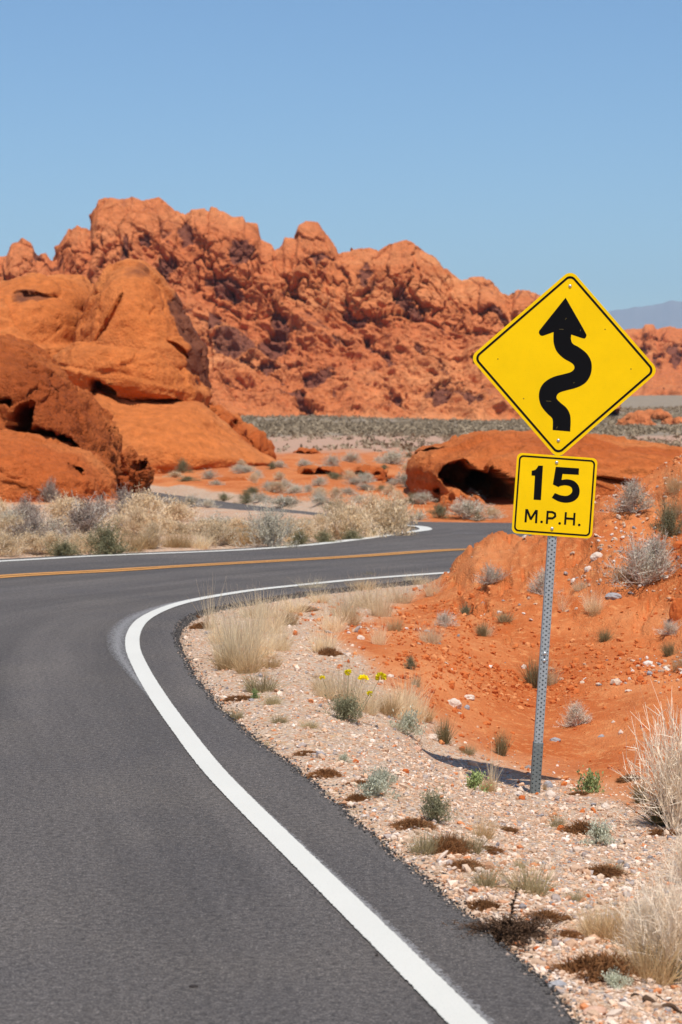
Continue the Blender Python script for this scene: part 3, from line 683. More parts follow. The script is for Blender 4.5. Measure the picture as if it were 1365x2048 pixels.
    for (ex, ey, rx, ry, rot, am) in var:
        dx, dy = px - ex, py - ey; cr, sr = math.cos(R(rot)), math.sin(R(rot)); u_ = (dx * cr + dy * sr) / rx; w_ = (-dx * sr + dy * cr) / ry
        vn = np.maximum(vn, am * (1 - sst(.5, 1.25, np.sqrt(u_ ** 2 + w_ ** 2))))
    o = mesh_np(name, v - cen, f, mat, attrs=dict(varnish_and_shade=vn)); o.location = cen
    tag(o, label, cat, group); return o

# --- the mountain: an undulating sheet that climbs from its foot to the crest and falls away behind
def mountain(name, label, crest, foot, Y0, Y1, mat, nu, nv, knob, patches=(), seed=3, xr=(-60, 1500), steep=.5, dip=.62, strat=1.):
    xs = np.linspace(xr[0], xr[1], nu); sil = np.interp(xs, [a for a, _ in crest], [b for _, b in crest]); ft = np.interp(xs, [a for a, _ in foot], [b for _, b in foot])
    v_ = np.linspace(0, 1.45, nv); Yr = Y1 - Y0
    V, XS = np.meshgrid(v_, xs); Sil = np.repeat(sil[:, None], nv, 1); Ft = np.repeat(ft[:, None], nv, 1)
    t = np.clip(V, 0, 1)
    gy = t ** .9 * (1 - .22 * sst(.45, 1, t)); gy = gy / gy.max()
    Yv = Y0 + Yr * gy + np.maximum(V - 1, 0) * Yr * 2.2
    pyv = Ft + (Sil - Ft) * (t * (1 - steep) + steep * t ** 1.9)
    Zc = CH - (pyv - HOR) * Yv / F
    Zc = np.where(V > 1, Zc - (V - 1) * (Zc + 4) * 2.1, Zc)
    # side-shift of the towers with height so that the crest's shape is not a straight extrusion
    X = (XS - CX) * (Y1 * .7 + Y0 * .3) / F * (Yv / (Y1 * .7 + Y0 * .3))
    v = np.stack([X, Yv, Zc], -1).reshape(-1, 3)
    f = grid_faces(nu, nv)
    n = vnormals(v, f); n = n * np.sign((n[:, 1] * -1 + n[:, 2]).mean())
    n = unit_(n * .35 + np.array([0, -.8, .15])); q = v + 0.
    tt = t.ravel(); fade = 1 - .8 * sst(.80, .97, V.ravel()) * (V.ravel() < 1.02)
    rt = np.stack([q[:, 0] * math.cos(dip) + q[:, 2] * math.sin(dip) * -1, q[:, 1], q[:, 0] * math.sin(dip) + q[:, 2] * math.cos(dip)], 1)
    k = knob
    w1, w2 = worley(q * [.8 / k, .5 / k, .7 / k] + .5 * np.stack([fbm(q / k / 1.5, 3, 3), 0 * tt, fbm(q / k / 1.5, 3, 7)], 1), seed)
    s1_, s2_ = worley(q * 2.6 / k, seed + 1)
    rd = ridged(rt * [.35 / k, .35 / k, 1.1 / k], 5, seed)
    up = sst(.62, .8, tt)
    flat_ = sst(-.15, .25, fbm(q * .22 / k, 3, seed + 30))
    rb = ridged(rt * [.16 / k, .16 / k, .55 / k], 4, seed + 20)
    wv = .35 * np.stack([fbm(q / k, 3, 3), fbm(q / k, 3, 5), fbm(q / k, 3, 7)], 1)
    qd = rt * [.35 / k, .45 / k, 1.0 / k] + wv; qu = q * [.95 / k, .6 / k, .38 / k] + wv
    qm = qd * (1 - up[:, None]) + qu * up[:, None]
    a1, e1 = facet(np.where(up[:, None] > .5, qu, qd), seed); a2, e2 = facet(np.where(up[:, None] > .5, qu * 2.4, qd * 2.6) + 5, seed + 1); a3, e3 = facet(qd * [6, 6, 5] + 9, seed + 2)
    sm = .13 + .66 * up + .28 * flat_
    dsp = (sm * k * .62 * a1 - sm * k * .30 * (1 - sst(0, .10, e1)) + sm * k * .26 * a2 - sm * k * .16 * (1 - sst(0, .10, e2)) + k * .07 * a3 - k * .05 * (1 - sst(0, .12, e3))
           + k * 1.45 * (rb - .5) * strat * (1 - .55 * up) + k * .22 * (rd - .5) * strat + k * .9 * fbm(q * .14 / k, 4, seed + 4) + k * .06 * fbm(q * 4.5 / k, 4, seed + 6))
    dsp = dsp * sst(-.02, .10, tt)
    h1, _ = worley(rt * [1.2 / k, .8 / k, 2.4 / k], seed + 9); hollow = (1 - sst(.10, .27, h1)) * (fbm(q * .4 / k, 2, 8) > -.05)
    dsp = dsp - k * .18 * hollow
    px = CX + v[:, 0] * F / v[:, 1]; py = HOR - (v[:, 2] - CH) * F / v[:, 1]
    vn = np.zeros(len(v))
    wx = 26 * fbm(q * 1.3 / k, 4, 50, .65); wy = 26 * fbm(q * 1.3 / k, 4, 60, .65)
    for (ex, ey, rx, ry, rot) in patches:
        dx, dy = px - ex + wx, py - ey + wy; cr, sr = math.cos(R(rot)), math.sin(R(rot)); u_ = (dx * cr + dy * sr) / rx; w_ = (-dx * sr + dy * cr) / ry
        e = np.sqrt(u_ ** 2 + w_ ** 2); vn = np.maximum(vn, .85 * (1 - sst(.6, 1.2, e))); dsp = dsp - k * .3 * (1 - sst(.6, 1.1, e))
    vn = np.maximum(vn, .36 * sst(.05, .3, fbm(rt * [.5 / k, .5 / k, 1.6 / k], 4, 90))); vn = np.maximum(vn, .45 * (1 - sst(.02, .10, e1))); vn = np.maximum(vn, .5 * hollow)  # cracks and hollows take the same dark tone
    v = v + n * (dsp * fade)[:, None]
    o = mesh_np(name, v, f, mat, attrs=dict(varnish_and_shade=vn)); tag(o, label, 'mountain'); o['kind'] = 'structure'; return o
CREST = [(-200, 560), (-60, 540), (0, 512), (14, 510), (22, 488), (45, 474), (66, 486), (76, 508), (92, 506), (104, 522), (116, 520), (124, 486), (140, 460), (155, 449), (172, 458), (182, 466), (186, 430), (196, 398), (215, 393), (240, 397), (262, 390), (285, 398), (318, 391), (335, 402), (352, 420), (372, 434), (384, 420), (410, 418), (418, 428), (424, 414), (450, 424), (465, 434), (486, 432), (492, 446), (514, 448), (522, 480), (545, 492), (548, 502), (564, 490), (570, 474), (592, 476), (598, 452), (612, 443), (636, 446), (655, 470), (672, 496), (678, 506), (700, 502), (728, 496), (742, 498), (758, 503), (780, 488), (812, 480), (840, 492), (866, 508), (886, 528), (905, 546), (925, 560), (940, 556), (965, 554), (985, 566), (1000, 584), (1025, 600), (1032, 584), (1052, 579), (1075, 586), (1092, 602), (1120, 622), (1160, 680), (1190, 740), (1215, 800), (1240, 850), (1420, 870)]
FOOT = [(-200, 838), (400, 836), (600, 838), (1000, 846), (1100, 846), (1250, 815), (1420, 808)]
PATCH = [(470, 690, 52, 30, 10), (545, 690, 24, 34, 60), (710, 638, 30, 14, 30), (640, 745, 42, 16, -15), (450, 575, 50, 22, 35), (480, 505, 34, 30, 30), (335, 535, 20, 34, 20), (640, 515, 22, 14, 0), (735, 550, 26, 16, -60), (820, 610, 40, 18, 45), (880, 790, 36, 24, 40), (590, 590, 26, 8, 30), (760, 700, 50, 10, 40), (860, 720, 46, 10, 42), (560, 650, 20, 30, -30), (930, 800, 40, 16, 30), (375, 470, 16, 22, 0), (250, 520, 12, 60, -5), (290, 470, 12, 10, 0), (70, 510, 14, 12, 0), (600, 800, 40, 12, 25), (800, 800, 36, 12, 35), (1000, 640, 30, 10, 45), (680, 690, 20, 10, 40), (430, 640, 16, 30, 30), (520, 740, 60, 8, 20)]  # dark patches: varnished rock plus painted shade of steep, hollow faces
M_MTN = mat_rock('far_sandstone', (.54, .170, .058), (.64, .25, .098), (.52, .155, .055), (.165, .058, .040), .07, .6, .6)
mountain('mountain', 'tall jagged orange sandstone mountain with dark varnished and shade-painted patches behind the road', CREST, FOOT, 420, 520, M_MTN, 900, 520, 6.5, PATCH, xr=(-200, 1240))
CREST2 = [(1000, 800), (1120, 700), (1180, 668), (1220, 662), (1256, 656), (1285, 655), (1290, 645), (1308, 646), (1314, 657), (1340, 652), (1365, 654), (1420, 640), (1500, 660), (1600, 650), (1800, 700)]
FOOT2 = [(1000, 812), (1800, 806)]
P2 = [(1350, 705, 14, 26, 0), (1318, 720, 8, 20, 10), (1290, 700, 14, 6, 20), (1262, 740, 8, 14, 0)]
mountain('red_ridge', 'low red rock ridge seen right of the diamond sign', CREST2, FOOT2, 800, 960, M_MTN, 320, 160, 11., P2, seed=8, xr=(1000, 1800), steep=.3, strat=.5)
# far blue range
xs = np.linspace(600, 2200, 240); ridge = np.interp(xs, [600, 1100, 1220, 1262, 1290, 1320, 1345, 1365, 1450, 1700, 2200], [760, 690, 622, 616, 612, 608, 600, 604, 590, 640, 700]) + 3 * fbm(P3(xs * .05, 0 * xs), 4, 4)
YB = 16000.; tv = np.linspace(0, 1, 40); V, XS = np.meshgrid(tv, xs); Sil = np.repeat(ridge[:, None], 40, 1)
Yv = YB + 3400 * V; Zc = (CH - (Sil - HOR) * Yv / F) * V ** 1.1 - 60 * (1 - V); Xv = (XS - CX) * Yv / F
v = np.stack([Xv, Yv, Zc], -1).reshape(-1, 3); v[:, 2] += 220 * (ridged(v * .0007, 4, 3) - .5) * np.sin(V.ravel() * math.pi); 
mb = NT('far_range_rock'); mb.color(mb.mix(mb.noise(.0008, 5, .6), (.20, .17, .17), (.30, .25, .23)))
o = mesh_np('far_mountains', v, grid_faces(240, 40), mb.done()); tag(o, kind='structure')

# --- rocks of the left-hand formation
rock('sandstone_slope', 'broad smooth banded orange sandstone slope left of and behind the tall dome', [(-160, 600), (-40, 575), (40, 560), (110, 548), (170, 552), (205, 590), (215, 680), (240, 800), (260, 960), (-160, 980)], (60, 760), 92, 12, M_ROCK, carve=((70, 606, 46, 4, 3, .5),), var=((60, 608, 50, 12, 0, .5), (10, 640, 30, 10, 0, .4)), amp=1.0, fr=.12, strata=.35, sfr=.7, tilt=.25, seed=2, p=.9, lean=.5)
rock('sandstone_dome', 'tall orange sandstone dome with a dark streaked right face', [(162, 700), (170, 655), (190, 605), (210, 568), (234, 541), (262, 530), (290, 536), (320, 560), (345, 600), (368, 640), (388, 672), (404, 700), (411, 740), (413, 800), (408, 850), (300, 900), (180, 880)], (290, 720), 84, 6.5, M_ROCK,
     carve=((346, 704, 26, 5, 40, .7), (220, 630, 5, 60, 28, .5)), var=((374, 660, 30, 95, -22, .85), (392, 745, 38, 90, -5, .9), (270, 550, 60, 16, 0, .42)), amp=.5, fr=.16, strata=.16, sfr=.8, tilt=-.1, seed=4, p=.55, lean=.12)  # right-face ellipses: varnished streaks plus the face's shade painted in
rock('sandstone_bulge', 'smooth orange sandstone bulge below the dome with a dark crevice under its lip', [(96, 760), (110, 715), (160, 690), (230, 680), (300, 690), (350, 720), (392, 752), (410, 790), (408, 815), (385, 826), (340, 822), (300, 830), (250, 826), (215, 812), (190, 800), (150, 830), (110, 840)], (260, 762), 80, 4.4, M_ROCK, carve=((202, 784, 30, 14, 38, 2.8), (300, 812, 70, 8, 0, 2.0),), amp=.45, fr=.22, strata=.22, sfr=1.0, tilt=.15, seed=5, p=.6)
rock('sandstone_apron', 'smooth orange slab sloping down to the shrubs under the bulge', [(60, 850), (130, 808), (190, 775), (240, 800), (330, 812), (400, 806), (440, 838), (480, 868), (520, 900), (560, 925), (500, 960), (300, 985), (100, 1000)], (300, 890), 77, 5.2, M_ROCK, amp=.35, fr=.18, strata=.08, sfr=.8, tilt=.4, seed=6, p=.75, lean=.9)
rock('lumpy_rock', 'lumpy red rock tail running down right of the smooth slab', [(396, 800), (410, 812), (440, 812), (460, 822), (480, 850), (505, 862), (530, 880), (548, 900), (552, 925), (500, 930), (440, 900), (400, 860)], (470, 868), 82, 2.6, M_ROCKN, sub=6, carve=((466, 852, 7, 12, 20, 1.), (416, 845, 4, 20, 0, 1.), (500, 880, 20, 6, 40, .8)), amp=.35, fr=.5, strata=.2, sfr=1.4, seed=7, worl=.5, wfr=.6)
rock('dark_boulder', 'dark red boulder with deep crevices along its foot, at left edge', [(-140, 640), (-40, 660), (20, 676), (70, 700), (120, 748), (165, 800), (205, 842), (232, 880), (252, 925), (262, 962), (240, 985), (150, 985), (60, 960), (-140, 960)], (60, 840), 54, 4.0, M_ROCKD,
     carve=((36, 858, 22, 42, 20, 2.6), (72, 884, 30, 22, 30, 2.6), (112, 896, 44, 20, 32, 2.6), (5, 805, 18, 9, 10, 1.2), (146, 915, 26, 8, 30, 1.6), (100, 790, 40, 4, 42, .25)), amp=.45, fr=.4, strata=.20, sfr=1.8, tilt=.8, seed=8, p=.75, lean=.55)
rock('low_boulder', 'low bright orange boulder with a dark hole near its top', [(-160, 900), (-60, 878), (0, 866), (60, 876), (120, 890), (170, 904), (205, 930), (228, 958), (232, 990), (224, 1025), (150, 1050), (0, 1060), (-160, 1050)], (70, 965), 49, 3.0, M_ROCKN,
     carve=((152, 939, 18, 14, 45, 1.6), (60, 980, 60, 4, 20, .15), (205, 1000, 6, 16, 0, .6)), amp=.25, fr=.5, strata=.06, sfr=2.2, tilt=.5, seed=9, p=.65, lean=.3)
rock('shadowed_boulder', 'small dark red boulder at the right foot of the dark boulder', [(244, 900), (258, 896), (275, 912), (296, 924), (306, 940), (306, 965), (298, 985), (240, 990)], (272, 945), 51.5, 1.0, M_ROCKD, sub=6, carve=((282, 930, 14, 9, 20, .7),), amp=.15, fr=1.2, strata=.05, sfr=4, seed=10, worl=.15, wfr=1.5)
# --- cave rock at right
rock('cave_rock', 'long red rock hump with a dark arched cave, across the road behind the signs', [(822, 935), (835, 908), (862, 898), (905, 892), (935, 880), (985, 870), (1060, 867), (1130, 868), (1190, 880), (1250, 888), (1310, 893), (1400, 905), (1560, 930), (1560, 1060), (1300, 1060), (1020, 1055), (940, 1046), (880, 1042), (842, 1030), (834, 990)], (1050, 965), 52, 5.2, M_ROCKN,
     carve=((940, 962, 66, 31, 10, 4.4), (995, 984, 46, 32, 28, 4.4), (858, 902, 40, 4, -12, .8), (866, 986, 9, 6, 0, .8), (1215, 960, 40, 5, -8, 1.)), amp=.35, fr=.35, strata=.12, sfr=1.8, tilt=.12, seed=12, p=.5, lean=.25)
rock('broken_boulder', 'small broken orange boulder lying in front of the cave mouth', [(872, 1012), (890, 990), (905, 976), (922, 980), (938, 1000), (950, 1025), (930, 1045), (880, 1045)], (910, 1015), 45.6, .55, M_ROCKN, sub=5, amp=.12, fr=1.4, strata=.05, sfr=4, seed=13, worl=.15, wfr=2)
# red ledges in the middle distance
for i, (nm, lb, x, y, w, h, Y) in enumerate([('rock_ledge', 'wide low red ledge with a dark underside, left of the cave rock', 640, 948, 62, 14, 66), ('rock_ledge', 'short red ledge among the sage bushes, nearer the cave rock', 738, 946, 40, 14, 66), ('rock_ledge', 'thin rust red ledge on pale sand above the other ledges', 612, 905, 26, 7, 98), ('rock_ledge', 'flat red outcrop beside the far shrubs at the slab foot', 470, 972, 56, 12, 60), ('rock_ledge', 'small red ledge just left of the cave rock shoulder', 795, 962, 30, 11, 60)]):
    ol = [(x - w, y + h * .6), (x - w * .95, y - h * .3), (x - w * .5, y - h), (x, y - h * .7), (x + w * .5, y - h * .95), (x + w * .95, y - h * .2), (x + w, y + h), (x, y + h * 1.8), (x - w * .9, y + h * 1.6)]
    rock(nm, lb, ol, (x, y), Y, .9, M_ROCKN, sub=5, carve=((x - w * .1, y + 1, w * .7, h * .32, 2, .9),), amp=.2, fr=.9, strata=.1, sfr=3, seed=20 + i, worl=.2, wfr=1.2, group='low red ledges in the middle distance')
for i, (lb, x, y, w, h, Y) in enumerate([('far red rock outcrop on the plain, left one right of the signs', 1275, 846, 38, 18, 300), ('far orange rock outcrop on the plain at the right edge', 1350, 850, 30, 14, 300), ('tiny red outcrop just above the other two on the plain', 1312, 832, 26, 10, 340)]):
    ol = [(x - w, y + h), (x - w * .9, y - h * .2), (x - w * .5, y - h * .8), (x, y - h), (x + w * .6, y - h * .7), (x + w, y), (x + w, y + h)]
    rock('far_outcrop', lb, ol, (x, y), Y, 5, M_MTN, sub=5, amp=1., fr=.25, strata=.3, sfr=.6, seed=30 + i, worl=1.2, wfr=.35, group='far outcrops on the plain')

# ------------------------------------------------------------------ loose stones
def pebbles(name, pos, size, tint, mat, flat=.6, sink=.3):
    d, f = get_ico(1); n = len(pos); m = len(d)
    sc = np.stack([rng.uniform(.7, 1.3, n), rng.uniform(.6, 1.1, n), rng.uniform(.35, .9, n) * flat / .6], 1) * size[:, None]
    a = rng.uniform(0, 2 * math.pi, n); jit = 1 + rng.uniform(-.28, .28, (n, m))
    v = d[None] * jit[..., None] * sc[:, None, :]
    c, s_ = np.cos(a)[:, None], np.sin(a)[:, None]; x = v[..., 0] * c - v[..., 1] * s_; y = v[..., 0] * s_ + v[..., 1] * c
    tl = rng.normal(0, .25, (n, 1)); z = v[..., 2] + x * tl
    v = np.stack([x, y, z], -1) + pos[:, None, :]; v[..., 2] += (sc[:, 2] * (1 - sink))[:, None] * .5
    fs = (f[None] + (np.arange(n) * m)[:, None, None]).reshape(-1, 3)
    return mesh_np(name, v.reshape(-1, 3), fs, mat, smooth=False, cols=np.repeat(tint, m, 0))
def mat_tint(name, rough=.9):
    m = NT(name); c = m.mix(.6, m.attr('tint', 'Color'), m.ramp(m.noise(160, 3, .6), [(.3, .7), (.7, 1.25)]), 'MULTIPLY'); m.color(c); return m.done(rough, .2)
M_STONE = mat_tint('stone')
PAL = np.array([(.60, .45, .32), (.66, .53, .41), (.48, .33, .22), (.36, .30, .26), (.27, .245, .235), (.56, .22, .09), (.58, .37, .23), (.72, .62, .52), (.46, .25, .14)])
def scatter(n, pxr, ymin, ymax, fn, power=2.):
    """random ground points, denser towards the viewpoint; fn(X,Y,z) gives the chance to keep"""
    u = rng.uniform(0, 1, n); Y = 1 / (1 / ymin + u * (1 / ymax - 1 / ymin)); px = rng.uniform(*pxr, n); X = (px - CX) * Y / F
    z = H(X, Y); k = rng.uniform(0, 1, n) < fn(X, Y, z); return X[k], Y[k], z[k]
def off_road(X, Y): return road_sd(np.stack([X, Y], 1)) > .03
X, Y, z = scatter(80000, (330, 1480), 5.4, 24, lambda X, Y, z: gravel_mask(X, Y, z)[0] * off_road(X, Y) * (.75))
sz = np.clip(rng.lognormal(math.log(.0062), .5, len(X)), .003, .032); w = np.array([6, 5, 5, 2.2, 1.3, .8, 4, 1.6, 1.5]); 
tag(pebbles('gravel_stones', np.stack([X, Y, z], 1), sz, PAL[rng.choice(9, len(X), p=w / w.sum())] * rng.uniform(.85, 1.22, (len(X), 1)) * [1.05, .99, .96], M_STONE), 'mixed pale pink, grey and orange gravel covering the road verge', 'gravel', kind='stuff')
def redfn(X, Y, z):
    g = gravel_mask(X, Y, z)[0]; n_ = fbm(P3(X, Y) * .7, 3, 61); return (1 - g) * off_road(X, Y) * np.clip(.25 + n_ * 1.6, .03, 1) * (.12 + .88 * sst(14.2, 16, Y))
X, Y, z = scatter(46000, (500, 1500), 10, 23.6, redfn)
PR = np.array([(.56, .16, .042), (.64, .25, .09), (.54, .14, .034), (.48, .11, .025)])
sz = np.clip(rng.lognormal(math.log(.010), .55, len(X)), .005, .035)
tag(pebbles('soil_clods', np.stack([X, Y, z], 1), sz, PR[rng.integers(0, 4, len(X))], M_STONE, .7), 'crumbly clods of red soil scattered over the red bank', 'soil', kind='stuff')
def palefn(X, Y, z):
    g = gravel_mask(X, Y, z)[0]; n_ = fbm(P3(X, Y) * .55 + 40, 3, 63); px = CX + X * F / Y
    return (1 - g) * off_road(X, Y) * sst(14.6, 16.4, Y + .25 * fbm(P3(X, Y), 2, 3) * 4) * np.clip(-.12 + n_ * 1.9 + .45 * sst(1060, 1250, px) * sst(17., 19.5, Y), .02, 1)
X, Y, z = scatter(15000, (600, 1500), 10, 23.8, palefn)
w = np.array([4, 5, 3, 4, 3, 1, 2, 4, 1.]); sz = np.clip(rng.lognormal(math.log(.014), .5, len(X)), .006, .045)
tag(pebbles('bank_stones', np.stack([X, Y, z], 1), sz, PAL[rng.choice(9, len(X), p=w / w.sum())], M_STONE, .6), 'pale and grey stones littering the red bank', 'stones', kind='stuff')
# crumbs of asphalt broken off along the lip
i = rng.integers(0, len(E1f), 36000); e = E1f[i]; keep = (e[:, 1] < 26) & (rng.uniform(0, 1, len(e)) < np.clip(9 / (e[:, 1] + 1), 0, 1)); e = e[keep]; nn = nE[i][keep]
off = np.abs(rng.normal(0, .07, len(e))) - .025; p2 = e + nn * off[:, None]
zz = np.where(off < .02, roadz(p2[:, 1]), H(p2[:, 0], p2[:, 1])) ; 
ct = np.array([(.045, .04, .037), (.08, .07, .063), (.13, .115, .10), (.45, .33, .25)])[rng.choice(4, len(e), p=[.35, .35, .2, .1])]
tag(pebbles('asphalt_crumbs', np.column_stack([p2, zz]), rng.uniform(.0025, .0075, len(e)), ct, M_STONE), 'dark crumbs of broken asphalt along the road edge', 'rubble', kind='stuff')

def stone(label, x, y, w, h, col, seed, name='stone', group=None, Yf=None):
    g = ground_at(x, y) if Yf is None else at(x, y, Yf); s = g[1] / F; d, f = get_ico(4)
    r = np.random.default_rng(seed); v = d * np.array([w * s / 2, w * s / 2 * .8, h * s * .8])
    q = d * 1.1 + seed * 7.3; v = v * (1 + .35 * fbm(q, 3, seed) - .18 * worley(q * 1.3, seed)[0])[:, None]
    m = M_STN[col]; o = mesh_np(name, v, f, m, smooth=False); o.location = (g[0], g[1], g[2] + h * s * .12); o.rotation_euler = (0, 0, r.uniform(-.5, .5)); tag(o, label, 'stone', group); return o
def stn(name, c, c2):
    m = NT(name); m.color(m.mix(m.ramp(m.noise(40, 5, .65), [(.35, 0.), (.7, 1.)]), c, c2)); m.bump(m.noise(90, 4, .6), .7, .004); return m.done(.9, .2)
M_STN = dict(pale=stn('pale_stone', (.70, .58, .47), (.56, .40, .29)), grey=stn('grey_stone', (.38, .36, .35), (.27, .25, .25)), red=stn('red_stone', (.54, .14, .032), (.40, .085, .02)), pink=stn('pink_stone', (.62, .40, .28), (.50, .27, .17)), dark=stn('dark_stone', (.025, .02, .018), (.05, .04, .035)))
ST = [('largest pale stone lying on the red soil left of the post', 908, 1412, 34, 18, 'pale'), ('thin pale stone just right of the largest pale stone', 939, 1398, 26, 10, 'pale'), ('small grey stone below the thin pale stone', 934, 1418, 14, 8, 'grey'),
      ('flat pale stone tucked beside the dark olive bush', 868, 1478, 30, 12, 'pale'), ('smooth white stone on the red bank above the yellow flowers', 722, 1278, 18, 9, 'pale'), ('white stone below the smooth white stone, near the tan grass', 697, 1312, 13, 8, 'pale'),
      ('flat white stone right of the yellow flowers', 782, 1354, 16, 6, 'pale'), ('flat grey stone right of the post on red soil', 1111, 1480, 24, 9, 'grey'), ('long grey stone on red soil near the grey leafed shrub', 1203, 1472, 14, 7, 'grey'),
      ('whitish stone between the post and the big dry bush', 1242, 1468, 11, 9, 'pale'), ('whitish stone at the right foot of the post', 1103, 1596, 26, 16, 'pale'), ('grey stone leaning near the right foot of the post', 1096, 1575, 20, 14, 'grey'), ('rounded tan stone on the verge right of the post', 1142, 1604, 22, 13, 'pink'),
      ('pale stone left of the post foot', 1038, 1590, 20, 11, 'pale'), ('orange stone just left of the post foot', 1044, 1600, 16, 9, 'red'), ('white angular stone below the green leafy plant', 1211, 1620, 24, 13, 'pale'), ('bright orange stone beside the rust mat near the silver plant', 1122, 1660, 18, 12, 'red'),
      ('large flat grey stone at the lower road edge', 1115, 1975, 42, 16, 'grey'), ('broad pinkish slab at the bottom of the verge', 1190, 2028, 56, 18, 'pink'), ('orange stone beside the large flat grey stone', 1096, 1976, 14, 11, 'red'), ('orange stone under the dead brown weed, left one', 1031, 1892, 18, 10, 'red'), ('orange stone under the dead brown weed, right one', 1074, 1900, 16, 10, 'red'),
      ('orange stone right of the spiky olive tuft', 1103, 1782, 14, 9, 'red'), ('orange stone at the far right of the open gravel', 1176, 1794, 11, 8, 'red'), ('dark red boulder chunk on the bank at the right edge', 1358, 1232, 40, 46, 'red'), ('red block below the olive bush at the right edge', 1327, 1092, 24, 18, 'red'), ('red slab right of the red block at the right edge', 1357, 1092, 24, 14, 'red'),
      ('pale slab on the crest of the bank right of the post', 1195, 1112, 30, 14, 'pale'), ('grey slab below the big grey shrub', 1228, 1192, 36, 11, 'grey'), ('white stone lower left of the grey slab', 1178, 1140, 20, 10, 'pale'), ('pinkish stone on gravel left of the sign shadow', 835, 1500, 20, 9, 'pink'), ('orange stone on gravel above the pale sage', 712, 1525, 14, 8, 'red'), ('orange stone in the verge below the silver sage', 812, 1545, 16, 8, 'red'),
      ('grey stone upslope of the big dry bush', 1300, 1352, 14, 8, 'grey'), ('white stone left of the post halfway up the bank', 1048, 1335, 13, 9, 'pale'), ('small dark chip on the lane near the bottom', 388, 1974, 20, 5, 'dark'), ('tiny dark chip sitting on the white line', 754, 1912, 7, 6, 'dark')]
for i, (l, x, y, w_, h_, c) in enumerate(ST):
    if c == 'dark':
        p = on_road(x, y); stone(l, x, y, w_, h_, c, 200 + i, 'asphalt_chip', Yf=p[1])
    else: stone(l, x, y, w_, h_, c, 200 + i)

# ------------------------------------------------------------------ plants
def unit(v): return v / (np.linalg.norm(v, axis=-1, keepdims=True) + 1e-9)
def curve_pts(b, d, L, droop, nseg):
    t = np.linspace(0, 1, nseg + 1)[None, :, None]
    return b[:, None] + d[:, None] * L[:, None, None] * t + np.array([0, 0, -1.])[None, None] * (droop * L)[:, None, None] * t ** 2
def strips(b, d, L, W, droop, nseg=3, r=rng, taper=.12):
    p = curve_pts(b, d, L, droop, nseg); n = len(b)
    side = unit(np.cross(d, unit(r.normal(0, 1, (n, 3))))); tw = np.linspace(1, taper, nseg + 1)[None, :, None] * W[:, None, None] / 2
    v = np.stack([p - side[:, None] * tw, p + side[:, None] * tw], 2).reshape(-1, 3)
    k = np.arange(nseg) * 2; q = np.stack([k, k + 1, k + 3, k + 2], 1)
    f = (q[None] + (np.arange(n) * (nseg + 1) * 2)[:, None, None]).reshape(-1, 4)
    return v, f, np.repeat(r.uniform(0, 1, n), (nseg + 1) * 2), p
def leaves(c, size, r=rng, asp=.45, up=None):
    n = len(c); a = unit(r.normal(0, 1, (n, 3)) + (0 if up is None else up)); b = unit(np.cross(a, r.normal(0, 1, (n, 3)))); s_ = size[:, None]
    v = np.stack([c, c + a * s_ * .5 + b * s_ * asp * .5, c + a * s_, c + a * s_ * .5 - b * s_ * asp * .5], 1).reshape(-1, 3)
    return v, (np.arange(n) * 4)[:, None] + np.arange(4)[None], np.repeat(r.uniform(0, 1, n), 4)
def join(parts):
    V, Fs, A = [], [], []; o = 0
    for v, f, a in parts: V.append(v); Fs.append(f + o); A.append(a); o += len(v)
    return np.vstack(V), np.vstack(Fs), np.concatenate(A)
def mk(name, parts, mat, parent=None): v, f, a = join(parts); return mesh_np(name, v, f, mat, parent, smooth=False, attrs=dict(shade_var=a * .8))
def cone_dirs(n, spread, r): 
    a = r.uniform(0, 2 * math.pi, n); t = np.abs(r.normal(0, spread, n)); t = np.clip(t, 0, 1.45)
    return np.stack([np.sin(t) * np.cos(a), np.sin(t) * np.sin(a), np.cos(t)], 1)
ML = dict(straw=mat_leaf('dry_straw', (.60, .44, .25), (.74, .58, .38), trans=.35), tan=mat_leaf('tan_grass', (.36, .24, .11), (.52, .36, .19)), tuft=mat_leaf('olive_tuft', (.25, .20, .09), (.42, .33, .18)),
          sage=mat_leaf('grey_green_leaf', (.125, .12, .06), (.27, .25, .145)), silver=mat_leaf('silver_leaf', (.34, .34, .23), (.52, .51, .38)), olive=mat_leaf('olive_stem', (.15, .12, .05), (.25, .20, .10)), green=mat_leaf('green_leaf', (.17, .22, .07), (.28, .33, .13)),
          grey=mat_leaf('grey_twig', (.40, .34, .27), (.54, .47, .38), trans=0.), pale=mat_leaf('pale_twig', (.55, .43, .30), (.70, .58, .44), trans=0.), rust=mat_leaf('rust_mat', (.15, .055, .022), (.26, .12, .045)), dead=mat_leaf('dead_brown', (.045, .024, .014), (.10, .055, .03), trans=0.), yellow=mat_leaf('yellow_petal', (.85, .62, .01), (.9, .72, .02)),
          greybrown=mat_leaf('grey_brown_leaf', (.15, .105, .085), (.25, .185, .145)), strawbush=mat_leaf('straw_bush', (.46, .33, .18), (.62, .47, .29)), palesage=mat_leaf('pale_sage', (.32, .29, .20), (.48, .43, .32)), drab=mat_leaf('drab_olive', (.13, .125, .06), (.23, .21, .12)))
def grass(mat, seed, n=300, spread=.35, droop=.35, foot=.22, wid=.012, name='grass_clump'):
    r = np.random.default_rng(seed); a = r.uniform(0, 2 * math.pi, n); q = np.sqrt(r.uniform(0, 1, n)) * foot
    b = np.stack([q * np.cos(a), q * np.sin(a), np.full(n, -.03)], 1); d = cone_dirs(n, spread, r); d[:, :2] += b[:, :2] * 1.2; d = unit(d)
    L = r.uniform(.35, 1., n) ** 1. * 1.05; return mk(name, [strips(b, d, L, r.uniform(.6, 1.3, n) * wid, r.uniform(.1, 1, n) * droop, 3, r)[:3]], mat)
